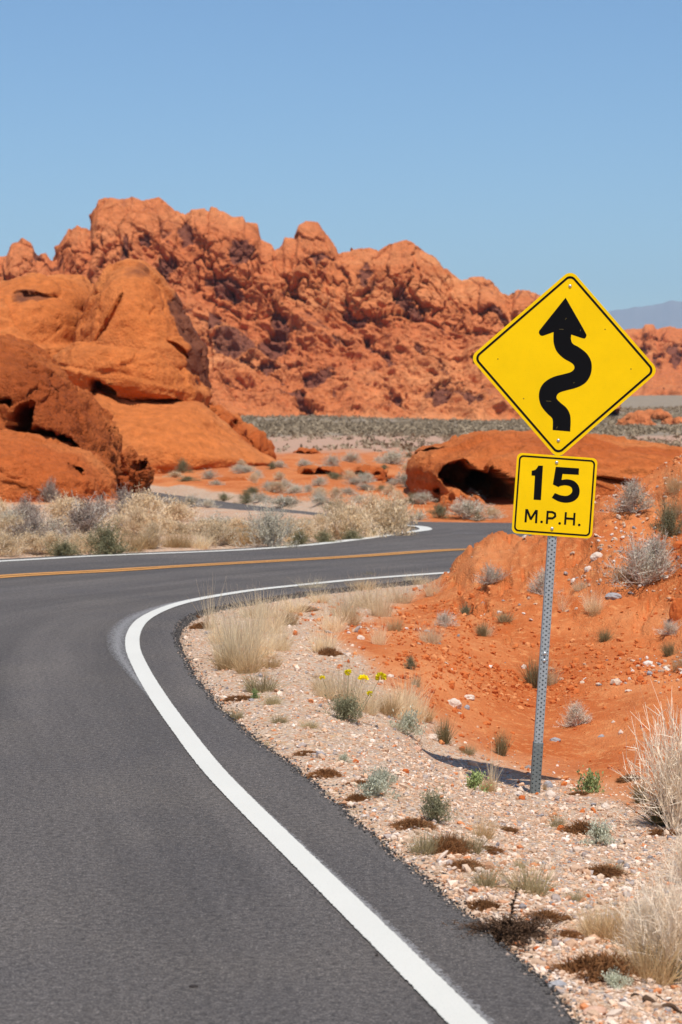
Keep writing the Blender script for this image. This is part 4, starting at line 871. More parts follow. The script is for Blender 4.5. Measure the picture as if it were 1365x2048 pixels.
def twiggy(mat, seed, n1=26, n2=8, n3=4, spread=.75, w=.016, name='stems', root=None, lm=None, lsize=.05, ln=0, lasp=.45, up=None, flat=1., lname='foliage'):
    r = np.random.default_rng(seed)
    b = r.normal(0, .04, (n1, 3)); b[:, 2] = -.02; d = cone_dirs(n1, spread, r); L = r.uniform(.45, .8, n1); S1 = strips(b, d, L, np.full(n1, w * 1.5), np.full(n1, .1), 4, r, .4)
    def sub(S, d, L, n, k, ww):
        P = S[3]; m = len(P); idx = np.repeat(np.arange(m), n); t = r.uniform(.25, 1., len(idx)) * (P.shape[1] - 1); i = np.minimum(t.astype(int), P.shape[1] - 2); fr_ = (t - i)[:, None]
        bb = P[idx, i] * (1 - fr_) + P[idx, i + 1] * fr_; dd = unit(d[idx] + r.normal(0, .55, (len(idx), 3)) + [0, 0, .25]); dd[:, 2] = np.abs(dd[:, 2]); LL = L[idx] * r.uniform(.3, .7, len(idx)) * k
        return strips(bb, dd, LL, np.full(len(idx), ww), r.uniform(-.1, .15, len(idx)), 2, r, .4), dd, LL
    S2, d2, L2 = sub(S1, d, L, n2, .95, w); S3, d3, L3 = sub(S2, d2, L2, n3, .9, w * .65)
    def fl(S): v = S[0].copy(); v[:, 2] *= flat; return (v, S[1], S[2])
    st = mk(name, [fl(S1), fl(S2), fl(S3)], mat, root)
    if lm is not None:
        P = np.concatenate([S3[3][:, 1:].reshape(-1, 3), S2[3][:, 1:].reshape(-1, 3)]); c = P[r.integers(0, len(P), ln)] + r.normal(0, lsize * .5, (ln, 3)); c[:, 2] = np.abs(c[:, 2]) * flat
        mk(lname, [leaves(c, r.uniform(.5, 1.2, ln) * lsize, r, lasp, up)], lm, root)
    return st
def shrub(stem, leaf, seed, name='shrub', **k):
    root = empty(name, (0, -50, -30)); twiggy(stem, seed, root=root, lm=leaf, **k); return root
def mat_plant(mat, seed, n=3000):
    r = np.random.default_rng(seed); a = r.uniform(0, 2 * math.pi, n); q = np.sqrt(r.uniform(0, 1, n)); lob = .75 + .3 * np.sin(a * 3 + seed) * .5 + .15 * np.sin(a * 5 + 2 * seed)
    x = q * np.cos(a) * lob; y = q * np.sin(a) * lob; h = (1 - q ** 2)
    kp = fbm(P3(x * 2.2, y * 2.2, q * 0 + seed), 3, seed) > -.12 + .25 * q * 0; x, y, h = x[kp], y[kp], h[kp]; n = len(x)
    b = np.stack([x * .5, y * .5, h * .10 - .06], 1); d = unit(np.stack([x + r.normal(0, .6, n), y + r.normal(0, .6, n), r.uniform(.2, 1.4, n)], 1))
    o = mk('ground_mat', [strips(b, d, r.uniform(.08, .28, n), np.full(n, .022), np.full(n, .5), 2, r)[:3]], mat); return o
class Kind:
    def __init__(s, protos, w, h): s.p = protos; s.w = w; s.h = h; s.used = 0
K = {}
K['straw'] = Kind([grass(ML['straw'], i, 380, .42, .5, .26, .0085, 'straw_clump') for i in (1, 2, 3)], .95, .82)
K['tan'] = Kind([grass(ML['tan'], i, 440, .45, .5, .28, .010, 'grass_clump') for i in (4, 5, 6)], 1.0, .80)
K['wispy'] = Kind([grass(ML['straw'], i, 60, .42, .3, .10, .010, 'wispy_grass') for i in (41, 42)], 1., .95)
K['tuft'] = Kind([grass(ML['tuft'], i, 340, .62, .25, .35, .016, 'grass_tuft') for i in (7, 8, 9)], 1.15, .7)
K['olive'] = Kind([grass(ML['olive'], i, 420, .50, .05, .18, .016, 'brush_clump') for i in (10, 11)], .95, .85)
K['sage'] = Kind([shrub(ML['sage'], ML['sage'], i, 'sage_plant', n1=26, n2=7, n3=3, spread=.8, lsize=.10, ln=1800, lasp=.35, up=np.array([0, 0, .8])) for i in (12, 13)], 1.35, .8)
K['silver'] = Kind([shrub(ML['silver'], ML['silver'], i, 'silver_plant', n1=26, n2=6, n3=3, spread=.95, lsize=.12, ln=1300, lasp=.4, up=np.array([0, 0, .8]), flat=.8) for i in (14, 15)], 1.4, .62)
K['green'] = Kind([shrub(ML['green'], ML['green'], i, 'green_plant', n1=20, n2=5, n3=2, spread=.95, lsize=.17, ln=520, lasp=.6, up=np.array([0, 0, .5]), flat=.85) for i in (16, 17)], 1.3, .62)
K['grey'] = Kind([shrub(ML['grey'], ML['palesage'], i, 'grey_shrub', n1=44, n2=9, n3=4, spread=.8, lsize=.05, ln=1700, w=.014, lasp=.6) for i in (18, 19)], 1.4, .85)
K['twig'] = Kind([shrub(ML['pale'], ML['pale'], i, 'twig_bush', n1=80, n2=7, n3=3, spread=.68, lsize=.02, ln=300, w=.009, lname='foliage') for i in (20, 21)], 1.3, .9)
K['mat'] = Kind([mat_plant(ML['rust'], i) for i in (22, 23, 24)], 1.05, .15)
def bushk(stem, leaf, seeds, nm, **k):
    a = dict(n1=40, n2=8, n3=3, spread=.8, lsize=.055, ln=4200, w=.014); a.update(k); return Kind([shrub(stem, leaf, i, nm, **a) for i in seeds], 1.5, 1.02)
K['bstraw'] = bushk(ML['pale'], ML['strawbush'], (25, 26, 27), 'dry_bush', lasp=.25, up=np.array([0, 0, 1.6]), lsize=.10)
K['bsage'] = bushk(ML['grey'], ML['palesage'], (28, 29), 'sage_bush')
K['bgrey'] = bushk(ML['grey'], ML['greybrown'], (30, 31), 'grey_bush')
K['bdrab'] = bushk(ML['olive'], ML['drab'], (32, 33), 'olive_bush')
CATS = dict(straw='grass', tan='grass', wispy='grass', tuft='grass', olive='shrub', sage='plant', silver='plant', green='plant', grey='shrub', twig='bush', mat='plant', bstraw='bush', bsage='bush', bgrey='bush', bdrab='bush')
GRP = dict(straw='dry straw grass clumps', tan='tan grass clumps', wispy='wispy dry grasses', tuft='spiky olive tufts', olive='dark brushy clumps', sage='grey green leafy plants', silver='silver leafed plants', green='small green plants', grey='grey twiggy shrubs', twig='large dry twig bushes', mat='rust brown ground mats', bstraw='dry bushes beyond the road', bsage='sage bushes beyond the road', bgrey='grey brown bushes beyond the road', bdrab='olive bushes beyond the road')
def place(kind, x, y, w, h, label, g=None):
    k = K[kind]; g = ground_at(x, y) if g is None else g
    if g is None: return None
    s = g[1] / F; i = k.used % len(k.p); pr = k.p[i]; rz = random.uniform(0, 6.28)
    sx = w * s / k.w * random.uniform(.95, 1.1); sz_ = h * s / k.h * 1.05
    if k.used < len(k.p): o = pr; o.location = g; o.rotation_euler = (0, 0, rz); o.scale = (sx, sx, sz_)
    else: o = copy_thing(pr, g, rz, (sx, sx, sz_))
    k.used += 1; tag(o, label, CATS[kind], GRP[kind]); return o
PL = [
 ('straw', 480, 1330, 120, 150, 'large straw clump leaning by the inner asphalt bend'), ('straw', 540, 1265, 100, 90, 'straw clump behind the large straw clump'), ('straw', 438, 1285, 60, 70, 'straw clump left of the large one, beside the rust mats'), ('straw', 525, 1315, 70, 90, 'straw clump on the right shoulder of the large straw clump'), ('wispy', 420, 1260, 110, 120, 'long wispy stalks bending over the asphalt bend'), ('tan', 495, 1345, 80, 55, 'low tan grass at the foot of the large straw clump'), ('tan', 575, 1250, 60, 50, 'grey tan clump just right of the straw behind'),
 ('mat', 385, 1238, 46, 10, 'red brown mat nearest the asphalt bend'), ('mat', 404, 1256, 52, 13, 'rust mat just below the one nearest the bend'),
 ('tuft', 522, 1382, 84, 40, 'yellowish tuft on gravel below the large straw clump'), ('tuft', 546, 1408, 46, 20, 'short low tuft right below the yellowish tuft'), ('mat', 482, 1398, 80, 7, 'thin brown mat beside the short low tuft'), ('green', 509, 1397, 18, 16, 'tiny green sprig between tuft and brown mat'),
 ('straw', 648, 1305, 70, 75, 'straw clump standing alone between gravel and red soil'), ('mat', 655, 1308, 60, 14, 'brown mat at the foot of the lone straw clump'), ('straw', 758, 1288, 46, 58, 'small straw clump right of the lone one'),
 ('straw', 690, 1232, 84, 70, 'wide straw clump left of the tall one near the far line'), ('straw', 762, 1232, 74, 90, 'tall straw clump near the far white line'), ('straw', 640, 1205, 60, 36, 'low pale clump behind the wide straw clump'), ('straw', 865, 1190, 42, 50, 'straw clump against the foot of the red bank'), ('tan', 725, 1180, 70, 30, 'low tan growth along the far white line'), ('mat', 612, 1222, 60, 12, 'brown mat in front of the low pale clump'), ('mat', 600, 1195, 50, 12, 'brown mat nearest the far white line'),
 ('straw', 862, 1285, 60, 52, 'pale straw clump low on the red bank'), ('grey', 888, 1252, 48, 26, 'small grey shrub beside the pale straw on the bank'),
 ('tan', 645, 1385, 54, 46, 'tan tuft left of the flowering plant'), ('straw', 690, 1400, 110, 95, 'straw standing behind the flowering plant'), ('straw', 790, 1432, 90, 80, 'straw clump right of the flowering plant'), ('straw', 832, 1440, 64, 86, 'straw clump above the silver plant'), ('tan', 775, 1430, 60, 55, 'brownish grass between the flowers and the silver plant'),
 ('silver', 815, 1470, 62, 42, 'silver plant on gravel right of the flowering plant'), ('olive', 888, 1486, 46, 50, 'dark olive brush right of the silver plant'), ('olive', 1003, 1510, 40, 50, 'brown olive brush between the dark olive brush and the post'), ('tuft', 936, 1508, 34, 20, 'faint small tuft between two dark brush clumps'),
 ('sage', 822, 1340, 26, 22, 'tiny grey green sprout on the red soil'), ('tuft', 832, 1370, 22, 26, 'tiny dry tuft below the tiny sprout'), ('olive', 1072, 1372, 62, 62, 'dark brush directly behind the middle of the post'), ('straw', 1098, 1368, 54, 52, 'straw just right of the brush behind the post'),
 ('grey', 1152, 1452, 60, 40, 'grey leafed shrub alone on red soil right of the post'), ('wispy', 1140, 1450, 60, 75, 'thin dry stalks rising over the grey leafed shrub'),
 ('olive', 965, 1272, 34, 28, 'small olive clump on the bank left of the post'), ('straw', 970, 1270, 40, 34, 'straw mixed into the small olive clump on the bank'), ('sage', 932, 1230, 28, 22, 'small dark sage upslope from the small olive clump'), ('grey', 985, 1166, 50, 34, 'grey shrub near the crest left of the post'),
 ('wispy', 1125, 1222, 60, 62, 'thin tan grass on the bank just right of the post'), ('straw', 1186, 1228, 50, 56, 'pale clump right of the thin tan grass on the bank'), ('grey', 1086, 1190, 54, 44, 'pale grey shrub behind the post high on the bank'), ('tan', 1190, 1232, 34, 30, 'dark based tuft in front of the pale clump on the bank'),
 ('grey', 1290, 1168, 124, 82, 'big grey shrub on the bank at right'), ('olive', 1210, 1281, 38, 26, 'low olive clump on open red soil at right'), ('olive', 1338, 1310, 38, 30, 'dark clump near the right edge, the lefthand of two'), ('tan', 1358, 1340, 36, 44, 'tan clump at the right edge under the dark clump'),
 ('bdrab', 1340, 1078, 80, 80, 'yellow green bush high at the right edge'), ('tan', 1345, 1040, 70, 84, 'tan grass behind the yellow green bush at right edge'), ('grey', 1265, 1032, 84, 54, 'mauve grey shrub right of the square sign'), ('tan', 1350, 985, 50, 50, 'tan grass on the skyline of the bank at right edge'), ('grey', 1340, 1270, 40, 26, 'small grey shrub below the red boulder chunk'),
 ('green', 950, 1580, 44, 30, 'green sprig left of the post beneath the wispy stalks'), ('wispy', 985, 1583, 96, 110, 'wispy stalks in front of the sign shadow'), ('tan', 975, 1582, 40, 40, 'tan base of stalks in the sign shadow'),
 ('sage', 872, 1645, 76, 52, 'grey green plant with raised stems in mid verge'), ('wispy', 862, 1640, 60, 76, 'few dry stalks standing in the grey green plant'), ('silver', 752, 1592, 80, 38, 'pale silver green plant spread flat near the road'), ('silver', 770, 1575, 50, 34, 'pale plant behind the flat silver green one'),
 ('green', 1182, 1586, 46, 34, 'bright green leafy plant right of the post'), ('olive', 1282, 1606, 50, 50, 'dark brush in the shade of the big dry bush'), ('twig', 1350, 1655, 230, 215, 'big dry twig bush at the right edge beyond the post'), ('mat', 1262, 1560, 60, 12, 'brown litter left of the big dry bush'), ('tan', 1090, 1582, 10, 26, 'single broken stalk at the right foot of the post'),
 ('mat', 1165, 1668, 100, 28, 'thick rust mat behind the lower silver plant'), ('silver', 1196, 1690, 70, 36, 'silver plant in front of the thick rust mat'), ('tuft', 1115, 1655, 34, 28, 'small dry tuft left of the thick rust mat'), ('mat', 1330, 1668, 90, 12, 'dark mat under the big dry bush'),
 ('mat', 714, 1600, 60, 14, 'small rust mat left of the pale silver green plant'), ('mat', 652, 1552, 86, 16, 'rust mat by the asphalt above the others'), ('mat', 612, 1508, 60, 8, 'thin rust mat farthest up the verge'), ('mat', 826, 1652, 100, 16, 'long rust mat left of the raised stem plant'), ('mat', 690, 1612, 60, 8, 'thin brown streak of mat by the asphalt edge'),
 ('mat', 896, 1702, 110, 38, 'dark rust mat among tufts in mid verge'), ('tuft', 850, 1706, 76, 46, 'tuft on the left side of the dark rust mat'), ('tuft', 938, 1704, 70, 44, 'tuft on the right side of the dark rust mat'), ('tan', 968, 1676, 56, 56, 'slim tan grass right of mid verge'), ('mat', 975, 1702, 60, 10, 'thin mat tail right of the dark rust mat'),
 ('mat', 930, 1736, 94, 18, 'olive rust mat below the dark rust mat'), ('tuft', 972, 1772, 66, 44, 'spiky tuft left of the wider spiky tuft'), ('tuft', 1060, 1785, 96, 62, 'wide spiky tuft in the lower verge'), ('mat', 966, 1816, 78, 18, 'brown mat behind the dead weed, left'), ('mat', 1092, 1838, 100, 18, 'brown mat behind the dead weed, right'), ('mat', 1205, 1748, 104, 20, 'olive mat on open gravel at right'), ('tuft', 1228, 1746, 44, 26, 'short spikes on the right end of the olive mat'),
 ('tan', 1205, 1880, 110, 96, 'dense tan grass left of the big grey twig bush'), ('tan', 1270, 1900, 90, 110, 'tan grass against the big grey twig bush'), ('mat', 1195, 1950, 190, 46, 'large rust mat at the foot of the lower bush'), ('twig', 1350, 1965, 190, 215, 'big grey twig bush at the lower right edge'), ('twig', 1370, 1770, 110, 100, 'airy dry bush at right edge between the two big ones'), ('silver', 1232, 1975, 60, 28, 'bleached sprig at the foot of the lower big bush'), ('tan', 1262, 1950, 80, 60, 'brown grass under the lower big bush'), ('mat', 1140, 1872, 60, 12, 'mat tail right of the dead weed'),
 ('tuft', 560, 1445, 40, 16, 'faint tuft on plain gravel, upper verge'), ('tuft', 620, 1455, 40, 14, 'faint tuft on gravel below the flowering plant'), ('tuft', 470, 1440, 40, 22, 'olive growth on the asphalt lip, upper'), ('tuft', 520, 1500, 46, 18, 'olive growth on the asphalt lip, lower'), ('silver', 690, 1525, 26, 14, 'tiny silver sprig on gravel beyond the rust mats'),
 ('tuft', 1040, 1735, 30, 16, 'scrap of dry tuft between the lower mats'), ('tuft', 1285, 1830, 50, 24, 'small tuft behind the dense tan grass'), ('tuft', 740, 1158, 24, 14, 'dark tuft beside the far white line'),
]
for p in PL: place(p[0], p[1], p[2], p[3], p[4], p[5])
PL2 = [('straw', 455, 1322, 80, 110, 'straw clump at the front left of the group by the bend'), ('straw', 500, 1290, 90, 110, 'tall straw clump in the centre of the group by the bend'), ('straw', 560, 1300, 76, 76, 'straw clump at the right side of the group by the bend'), ('tan', 455, 1338, 70, 46, 'dark based tan tuft at the front of the bend group'), ('tan', 540, 1335, 60, 40, 'tan tuft at the right front of the bend group'), ('straw', 520, 1235, 110, 60, 'straw clump at the back of the bend group'), ('straw', 590, 1225, 70, 46, 'faded straw clump at the far back right of the bend group'),
 ('straw', 668, 1262, 80, 66, 'pale straw clump above the lone clump'), ('tan', 700, 1250, 60, 44, 'tan clump between the wide straw and the lone one'), ('straw', 730, 1215, 90, 66, 'straw clump joining the wide and the tall clumps'), ('straw', 800, 1205, 70, 54, 'straw clump right of the tall one near the far line'), ('straw', 625, 1185, 80, 34, 'thin straw along the far white line, leftmost'), ('straw', 830, 1170, 60, 30, 'thin straw along the far white line, nearest the bank'), ('tan', 790, 1262, 44, 34, 'small tan clump above the small straw clump'),
 ('straw', 650, 1395, 60, 60, 'straw clump at the left of the flowering plant'), ('straw', 735, 1425, 70, 90, 'straw clump right against the flowering plant'), ('straw', 810, 1418, 80, 86, 'straw clump behind the silver plant'), ('tan', 850, 1440, 50, 46, 'tan clump between silver plant and dark olive brush'),
 ('tan', 1300, 1960, 150, 130, 'brown grass inside the lower big bush'), ('olive', 1330, 1960, 120, 80, 'dark olive brush in the heart of the lower big bush'), ('olive', 1335, 1650, 130, 90, 'dark brush in the heart of the upper big bush'), ('twig', 1290, 1940, 130, 160, 'pale twig bush at the left flank of the lower big bush'), ('straw', 1190, 1870, 90, 80, 'straw blades in front of the dense tan grass'), ('wispy', 1240, 1880, 120, 150, 'tall thin stalks over the dense tan grass'),
 ('grey', 1310, 1145, 80, 60, 'grey shrub touching the big grey shrub at right'), ('tan', 1245, 1160, 50, 36, 'tan tuft left of the big grey shrub'), ('straw', 1160, 1180, 40, 30, 'faint straw right of the post high on the bank'), ('tuft', 1010, 1245, 40, 22, 'faint tuft on red soil left of the post'), ('mat', 1160, 1590, 50, 8, 'brown litter by the bright green leafy plant'), ('mat', 720, 1568, 60, 8, 'thin brown mat above the small rust mat'), ('mat', 1010, 1660, 60, 8, 'thin olive mat above the slim tan grass'), ('tuft', 1150, 1800, 44, 20, 'low dry tuft right of the wide spiky tuft')]
for p in PL2: place(p[0], p[1], p[2], p[3], p[4], p[5])
# flowering plant
g = ground_at(693, 1441); s = g[1] / F
fl = shrub(ML['sage'], ML['sage'], 71, 'flowering_plant', n1=40, n2=8, n3=3, spread=.75, lsize=.10, ln=2600, lasp=.28, up=np.array([0, 0, 1.2]))
fs = 104 * s / 1.6; fl.location = g; fl.scale = (fs, fs, fs * .85); tag(fl, 'grey green plant with yellow flowers on tall stems beside the gravel', 'flower')
def flower(parent, px, py, r_px):
    tip = (np.array([(px - 693) * s, random.uniform(-.05, .05), (1441 - py) * s])) / np.array([fs, fs, fs * .85])
    b = np.array([tip[0] * .35, tip[1] * .3, .1]); d = tip - b; L = np.linalg.norm(d)
    r = np.random.default_rng(int(px)); mk('flower_stem', [strips(b[None], (d / L)[None], np.array([L]), np.array([.02]), np.array([0.]), 4, r, .6)[:3]], ML['sage'], parent)
    rr = r_px * s / fs; n = 60; e = unit(r.normal(0, 1, (n, 3)) * [1, 1, .6] + [0, 0, .35]); c = tip[None] + e * rr * .25
    sd2 = unit(np.cross(e, r.normal(0, 1, (n, 3)))) * rr * .28; v = np.stack([c, c + e * rr * .5 + sd2, c + e * rr * .85, c + e * rr * .5 - sd2], 1).reshape(-1, 3)
    mesh_np('flower_head', v, np.arange(n * 4).reshape(n, 4), ML['yellow'], parent, smooth=False, attrs=dict(shade_var=np.full(len(v), .3)))
for a in ((697, 1345, 8), (727, 1358, 11), (762, 1354, 12), (740, 1388, 7), (645, 1355, 6)): flower(fl, *a)
# dead uprooted weed
dw = shrub(ML['dead'], ML['dead'], 72, 'dead_weed', n1=60, n2=10, n3=4, spread=1.25, lsize=.06, ln=4200, w=.02, flat=.8, lname='dry_leaves')
g = ground_at(1012, 1880); q = g[1] / F; dw.location = g; dw.scale = (190 * q / 1.35, 150 * q / 1.35, 66 * q); tag(dw, 'dark dead weed lying flat at the asphalt edge with one raised frond', 'plant')
r = np.random.default_rng(5); b = np.linspace(0, 1, 90)[:, None] * np.array([.16, 0, 1.5])[None] + np.array([.0, 0, .1]); d = unit(r.normal(0, 1, (90, 3)) + [.2, 0, .6])
mk('raised_frond', [strips(b, d, .24 * (1.15 - np.linspace(0, 1, 90)), np.full(90, .04), np.full(90, .1), 2, r)[:3], strips(np.array([[0, 0, .05]]), unit(np.array([[.16, 0, 1.5]])), np.array([1.55]), np.array([.04]), np.array([0.]), 4, r)[:3]], ML['dead'], dw)
# fallen stick at the bottom right
def stick(label, a, b, rad):
    A = ground_at(*a); B = ground_at(*b); n = 14; m = 7; v = []; t = np.linspace(0, 1, n)
    for i in range(n):
        c = A * (1 - t[i]) + B * t[i] + [0, 0, .012 + .008 * math.sin(i)] ; rr = rad * (1 - .5 * t[i]) * (1 + .25 * math.sin(i * 2.3))
        for j in range(m): w_ = 2 * math.pi * j / m; v.append(c + np.array([0, rr * math.cos(w_), rr * math.sin(w_)]) - A)
    f = grid_faces(n, m); f = [(i * m + j, (i + 1) * m + j, (i + 1) * m + (j + 1) % m, i * m + (j + 1) % m) for i in range(n - 1) for j in range(m)]
    o = mesh_np('fallen_stick', np.array(v), np.array(f), ML['dead']); o.location = A; tag(o, label, 'stick')
stick('dark fallen stick on the gravel in the bottom right corner', (1286, 2008), (1380, 2034), .012)
stick('thin pale stick lying just above the dark fallen stick', (1262, 2000), (1345, 2006), .004)
# --- beyond the road: shrubs in the island and on the far side
def ordinal(n): return f"{n}{'th' if 10 <= n % 100 <= 20 else {1: 'st', 2: 'nd', 3: 'rd'}.get(n % 10, 'th')}"
ISL = [('bdrab', 212, 1116, 104, 72, 'dark green bush at the far road edge, darkest of the band'), ('bdrab', 125, 1119, 90, 44, 'low olive bush left of the dark green bush'), ('bgrey', 165, 1084, 150, 92, 'wide mauve grey bush in front of the low boulder'), ('bgrey', 100, 1005, 50, 46, 'grey brown bush against the orange low boulder'), ('bgrey', 52, 975, 46, 40, 'small grey bush growing on the low boulder'), ('bgrey', 62, 1092, 110, 66, 'brown grey bush left of the wide mauve grey bush'), ('bsage', 20, 1070, 90, 56, 'pale sage bush at the left edge behind the straw'), ('bgrey', 250, 1058, 70, 62, 'dark grey bush right of the wide mauve one'), ('bsage', 245, 985, 66, 40, 'grey bush at the right end of the low boulder'),
       ('bsage', 540, 1099, 124, 94, 'large mixed grey bush in the middle of the band'), ('bstraw', 780, 1075, 120, 78, 'large rounded pale bush at the right end of the band'), ('bstraw', 700, 1080, 110, 72, 'pale bush left of the large rounded pale one'), ('bdrab', 600, 1096, 56, 40, 'green bush right of the large mixed grey bush'), ('bdrab', 702, 1085, 60, 30, 'low green growth under the pale bushes'), ('bdrab', 648, 1091, 56, 32, 'low green growth at the far line between pale bushes'), ('bdrab', 745, 1076, 40, 18, 'small green sprout beneath the rounded pale bush'), ('bstraw', 290, 1060, 130, 76, 'tall feathery straw bush in the left half of the band'), ('bstraw', 350, 1052, 120, 50, 'feathery straw bush right of the tallest feathery one'), ('bsage', 430, 1064, 120, 40, 'grey tan bush left of the large mixed grey one')]
for p in ISL: place(p[0], p[1], p[2], p[3], p[4], p[5])
fill = []
r = np.random.default_rng(99)
for x in range(-10, 800, 27): 
    x_ = x + r.uniform(-8, 8); yb = np.interp(x_, [0, 200, 450, 600, 700, 800], [1116, 1107, 1097, 1087, 1077, 1064]) - r.uniform(2, 9); fill.append((('bstraw', 'straw', 'bstraw', 'tan')[r.integers(0, 4)], x_, yb, r.uniform(50, 86), r.uniform(34, 58)))
for x in range(0, 800, 34):
    x_ = x + r.uniform(-12, 12); yb = np.interp(x_, [0, 250, 450, 600, 800], [1088, 1078, 1074, 1068, 1052]) - r.uniform(0, 10); fill.append((('bstraw', 'bsage', 'bstraw', 'bstraw')[r.integers(0, 4)], x_, yb, r.uniform(56, 96), r.uniform(38, 62) * (.8 if x_ < 270 else 1 if x_ < 330 or x_ > 680 else .55)))
for x in range(-5, 330, 40):
    x_ = x + r.uniform(-15, 15); yb = np.interp(x_, [0, 250, 450, 640], [1060, 1040, 1046, 1050]) - r.uniform(0, 8); fill.append((('bstraw', 'bgrey', 'bgrey', 'bstraw')[r.integers(0, 4)], x_, yb, r.uniform(70, 100), r.uniform(40, 62)))
NM = dict(bstraw='pale dry bush', straw='straw grass clump', tan='tan grass clump', bsage='grey sage bush', bgrey='grey brown bush', bdrab='olive bush')
cnt = {}
for f_ in sorted(fill, key=lambda a: a[1]):
    k = f_[0]; g = ground_at(f_[1], f_[2])
    if g is None or g[1] > 60 or (abs(f_[1]) and False): continue
    if not off_road(np.array([g[0]]), np.array([g[1]]))[0]: continue
    cnt[k] = cnt.get(k, 0) + 1
    place(k, *f_[1:], f"{NM[k]} in the band beyond the road, {ordinal(cnt[k])} of its sort from left", g)
MID = [('bdrab', 366, 946, 34, 30, 'dark green bush at the foot of the smooth slab'), ('bsage', 323, 948, 30, 16, 'pale round bush left of the dark green bush at the slab foot'), ('bsage', 514, 956, 34, 20, 'sage bush right of the slab tail, upper'), ('bsage', 537, 980, 34, 18, 'sage bush on red soil below the upper one'), ('bsage', 588, 986, 60, 20, 'wide sage bush on red soil in the middle distance'), ('bdrab', 448, 1002, 38, 18, 'green bush just above the distant strip of road'), ('bdrab', 494, 1006, 44, 26, 'dark sage right of the green bush by the distant road'), ('bsage', 568, 1012, 90, 24, 'long pale bush along the distant road'), ('bstraw', 640, 996, 46, 22, 'tan bush on red soil above the distant road'), ('bsage', 697, 990, 40, 18, 'grey bush left of the green one on red soil'), ('bdrab', 765, 982, 40, 14, 'low green bush on red soil left of the cave'), ('bsage', 811, 974, 66, 32, 'big sage bush touching the shoulder of the cave rock'), ('bsage', 702, 926, 50, 26, 'sage bush above the short red ledge'), ('bsage', 664, 932, 44, 24, 'sage bush above the wide red ledge'), ('bsage', 780, 928, 90, 34, 'broad pale sage bush behind the cave rock shoulder'), ('bsage', 725, 962, 44, 16, 'grey bush between the ledges and the green bush'), ('bdrab', 826, 1006, 34, 22, 'dark green bush at the left foot of the cave rock'), ('bsage', 945, 1002, 48, 26, 'rounded sage bush in the mouth of the cave'), ('bdrab', 880, 1036, 46, 34, 'olive bush at the roadside below the cave rock'), ('bsage', 935, 1038, 110, 42, 'wide pale bush at the roadside below the cave'), ('bdrab', 956, 1042, 26, 20, 'small green bush in front of the wide pale roadside bush'), ('bdrab', 664, 1020, 40, 20, 'dark green bush at the right end of the distant road'), ('bsage', 840, 1040, 40, 20, 'low grey bush left of the olive roadside bush'), ('bstraw', 985, 1036, 50, 22, 'straw bush right of the wide pale roadside bush'), ('bsage', 420, 958, 40, 20, 'grey bush right of the dark green slab foot bush'), ('bsage', 478, 944, 40, 16, 'pale bush up against the slab tail'), ('bdrab', 1220, 888, 16, 20, 'lone dark bush on the plain right of the diamond sign'), ('bsage', 610, 935, 40, 18, 'pale sage bush at the left of the wide ledge'), ('bsage', 560, 935, 36, 18, 'sage bush right of the lumpy rock tail')]
for p in MID: place(p[0], p[1], p[2], p[3], p[4], p[5])
fill = []
for i in range(70):
    x_ = r.uniform(300, 860); yb = r.uniform(912, 1018); fill.append((('bsage', 'bstraw', 'bsage', 'bdrab')[r.integers(0, 4)], x_, yb, r.uniform(20, 44) * (yb - 830) / 130, r.uniform(10, 20) * (yb - 830) / 130))
cnt = {}
for f_ in sorted(fill, key=lambda a: a[1]):
    k = f_[0]; g = ground_at(f_[1], f_[2])
    if g is None or g[1] > 170 or g[1] < 39: continue
    if road_sd(np.array([[g[0], g[1]]]))[0] < .3: continue
    cnt[k] = cnt.get(k, 0) + 1
    place(k, *f_[1:], f"small {NM[k]} in the scrub past the road, {ordinal(cnt[k])} of its sort from left", g)
# scrub of the far plain, nobody could count it
def scrubfn(X, Y, z): return np.clip(sst(75, 110, Y) * .35 + sst(175, 210, Y) * .65 , 0, 1) * np.clip(.6 + 1.3 * fbm(P3(X * .03, Y * .012), 3, 70), .05, 1)
n = 17000; Yq = rng.uniform(110, 560, n) ; pxq = rng.uniform(250, 1500, n); Xq = (pxq - CX) * Yq / F; zq = H(Xq, Yq); k_ = rng.uniform(0, 1, n) < scrubfn(Xq, Yq, zq); Xq, Yq, zq = Xq[k_], Yq[k_], zq[k_]
m = len(Xq); nb = 16; szb = rng.uniform(.16, .42, m) * (1 + Yq / 500); cc = np.repeat(np.stack([Xq, Yq, zq], 1), nb, 0); rs = np.repeat(szb, nb)
off = unit(rng.normal(0, 1, (m * nb, 3))) * rng.uniform(.3, 1, (m * nb, 1)); off[:, 2] = np.abs(off[:, 2]) * .7; cc = cc + off * rs[:, None]
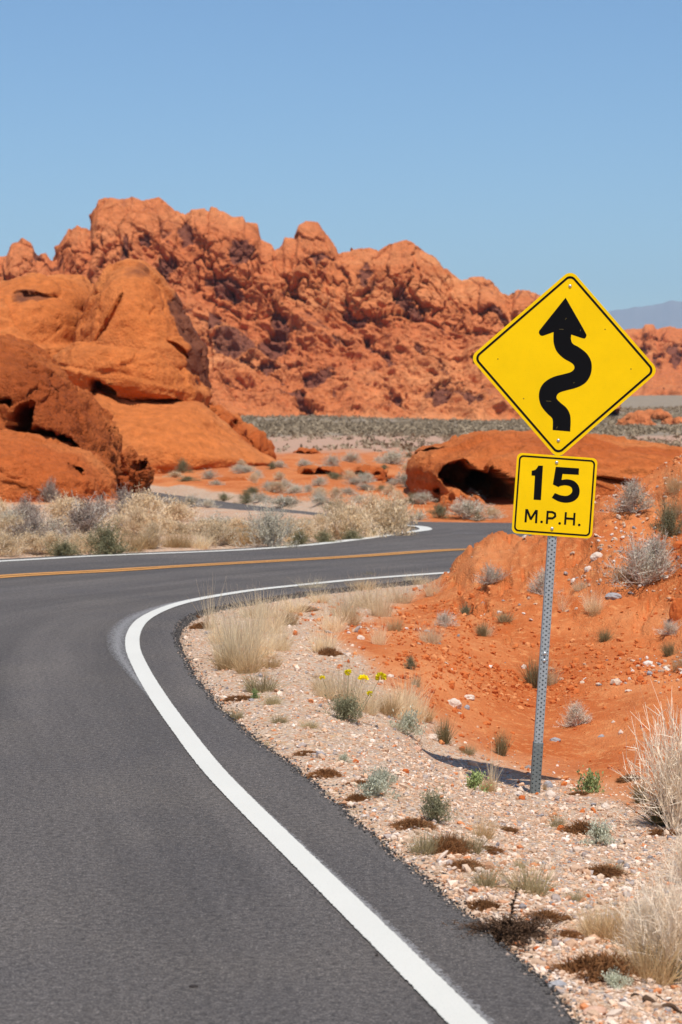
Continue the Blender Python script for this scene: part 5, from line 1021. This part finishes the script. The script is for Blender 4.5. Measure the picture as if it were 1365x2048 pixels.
lv = leaves(cc, rs * .55, rng, .8); ct = np.array([(.29, .215, .135), (.33, .245, .155), (.235, .175, .11), (.37, .28, .18)])[rng.integers(0, 4, m)]
so = mesh_np('desert_scrub', lv[0], lv[1], mat_tint('scrub_leaf'), smooth=False, cols=np.repeat(ct, nb * 4, 0)); tag(so, 'grey green scrub dotting the far plain below the mountain', 'scrub', kind='stuff')
# blown dry straw lying on the verge
X, Y, z = scatter(16000, (330, 1480), 5.4, 23, lambda X, Y, z: gravel_mask(X, Y, z)[0] * off_road(X, Y) * np.clip(.1 + 2.2 * fbm(P3(X, Y) * .9, 3, 88), 0, 1))
n = len(X); a_ = rng.uniform(0, 6.28, n); dl = unit(np.stack([np.cos(a_), np.sin(a_), rng.uniform(-.02, .35, n)], 1))
st_ = strips(np.stack([X, Y, z + .008], 1), dl, rng.uniform(.03, .12, n), rng.uniform(.0015, .0035, n), np.full(n, .15), 2)
tag(mesh_np('straw_litter', st_[0], st_[1], ML['tan'], smooth=False, attrs=dict(shade_var=st_[2])), 'bits of dry straw strewn over the gravel verge', 'litter', kind='stuff')
# drop prototypes that were never placed
for k in K.values():
    for i, p in enumerate(k.p):
        if i >= k.used:
            for c in list(p.children): bpy.data.objects.remove(c)
            bpy.data.objects.remove(p)

# ------------------------------------------------------------------ the air
hz = mesh_np('haze', np.array([(x, y, z) for z in (-30., 1250.) for x, y in ((-29000, -9500), (29000, -9500), (29000, 19700), (-29000, 19700))]), np.array([(0, 3, 2, 1), (4, 5, 6, 7), (0, 1, 5, 4), (1, 2, 6, 5), (2, 3, 7, 6), (3, 0, 4, 7)]), None, smooth=False)
hm = bpy.data.materials.new('air'); hm.use_nodes = True; ht = hm.node_tree; ht.nodes.clear(); ho = ht.nodes.new('ShaderNodeOutputMaterial'); hv = ht.nodes.new('ShaderNodeVolumePrincipled')
hv.inputs['Color'].default_value = (.50, .78, 1., 1); hv.inputs['Density'].default_value = .000045; hv.inputs['Anisotropy'].default_value = 0.
ht.links.new(hv.outputs[0], ho.inputs['Volume']); hz.data.materials.append(hm); tag(hz, 'thin blue air that fades the far range', 'haze', kind='stuff')
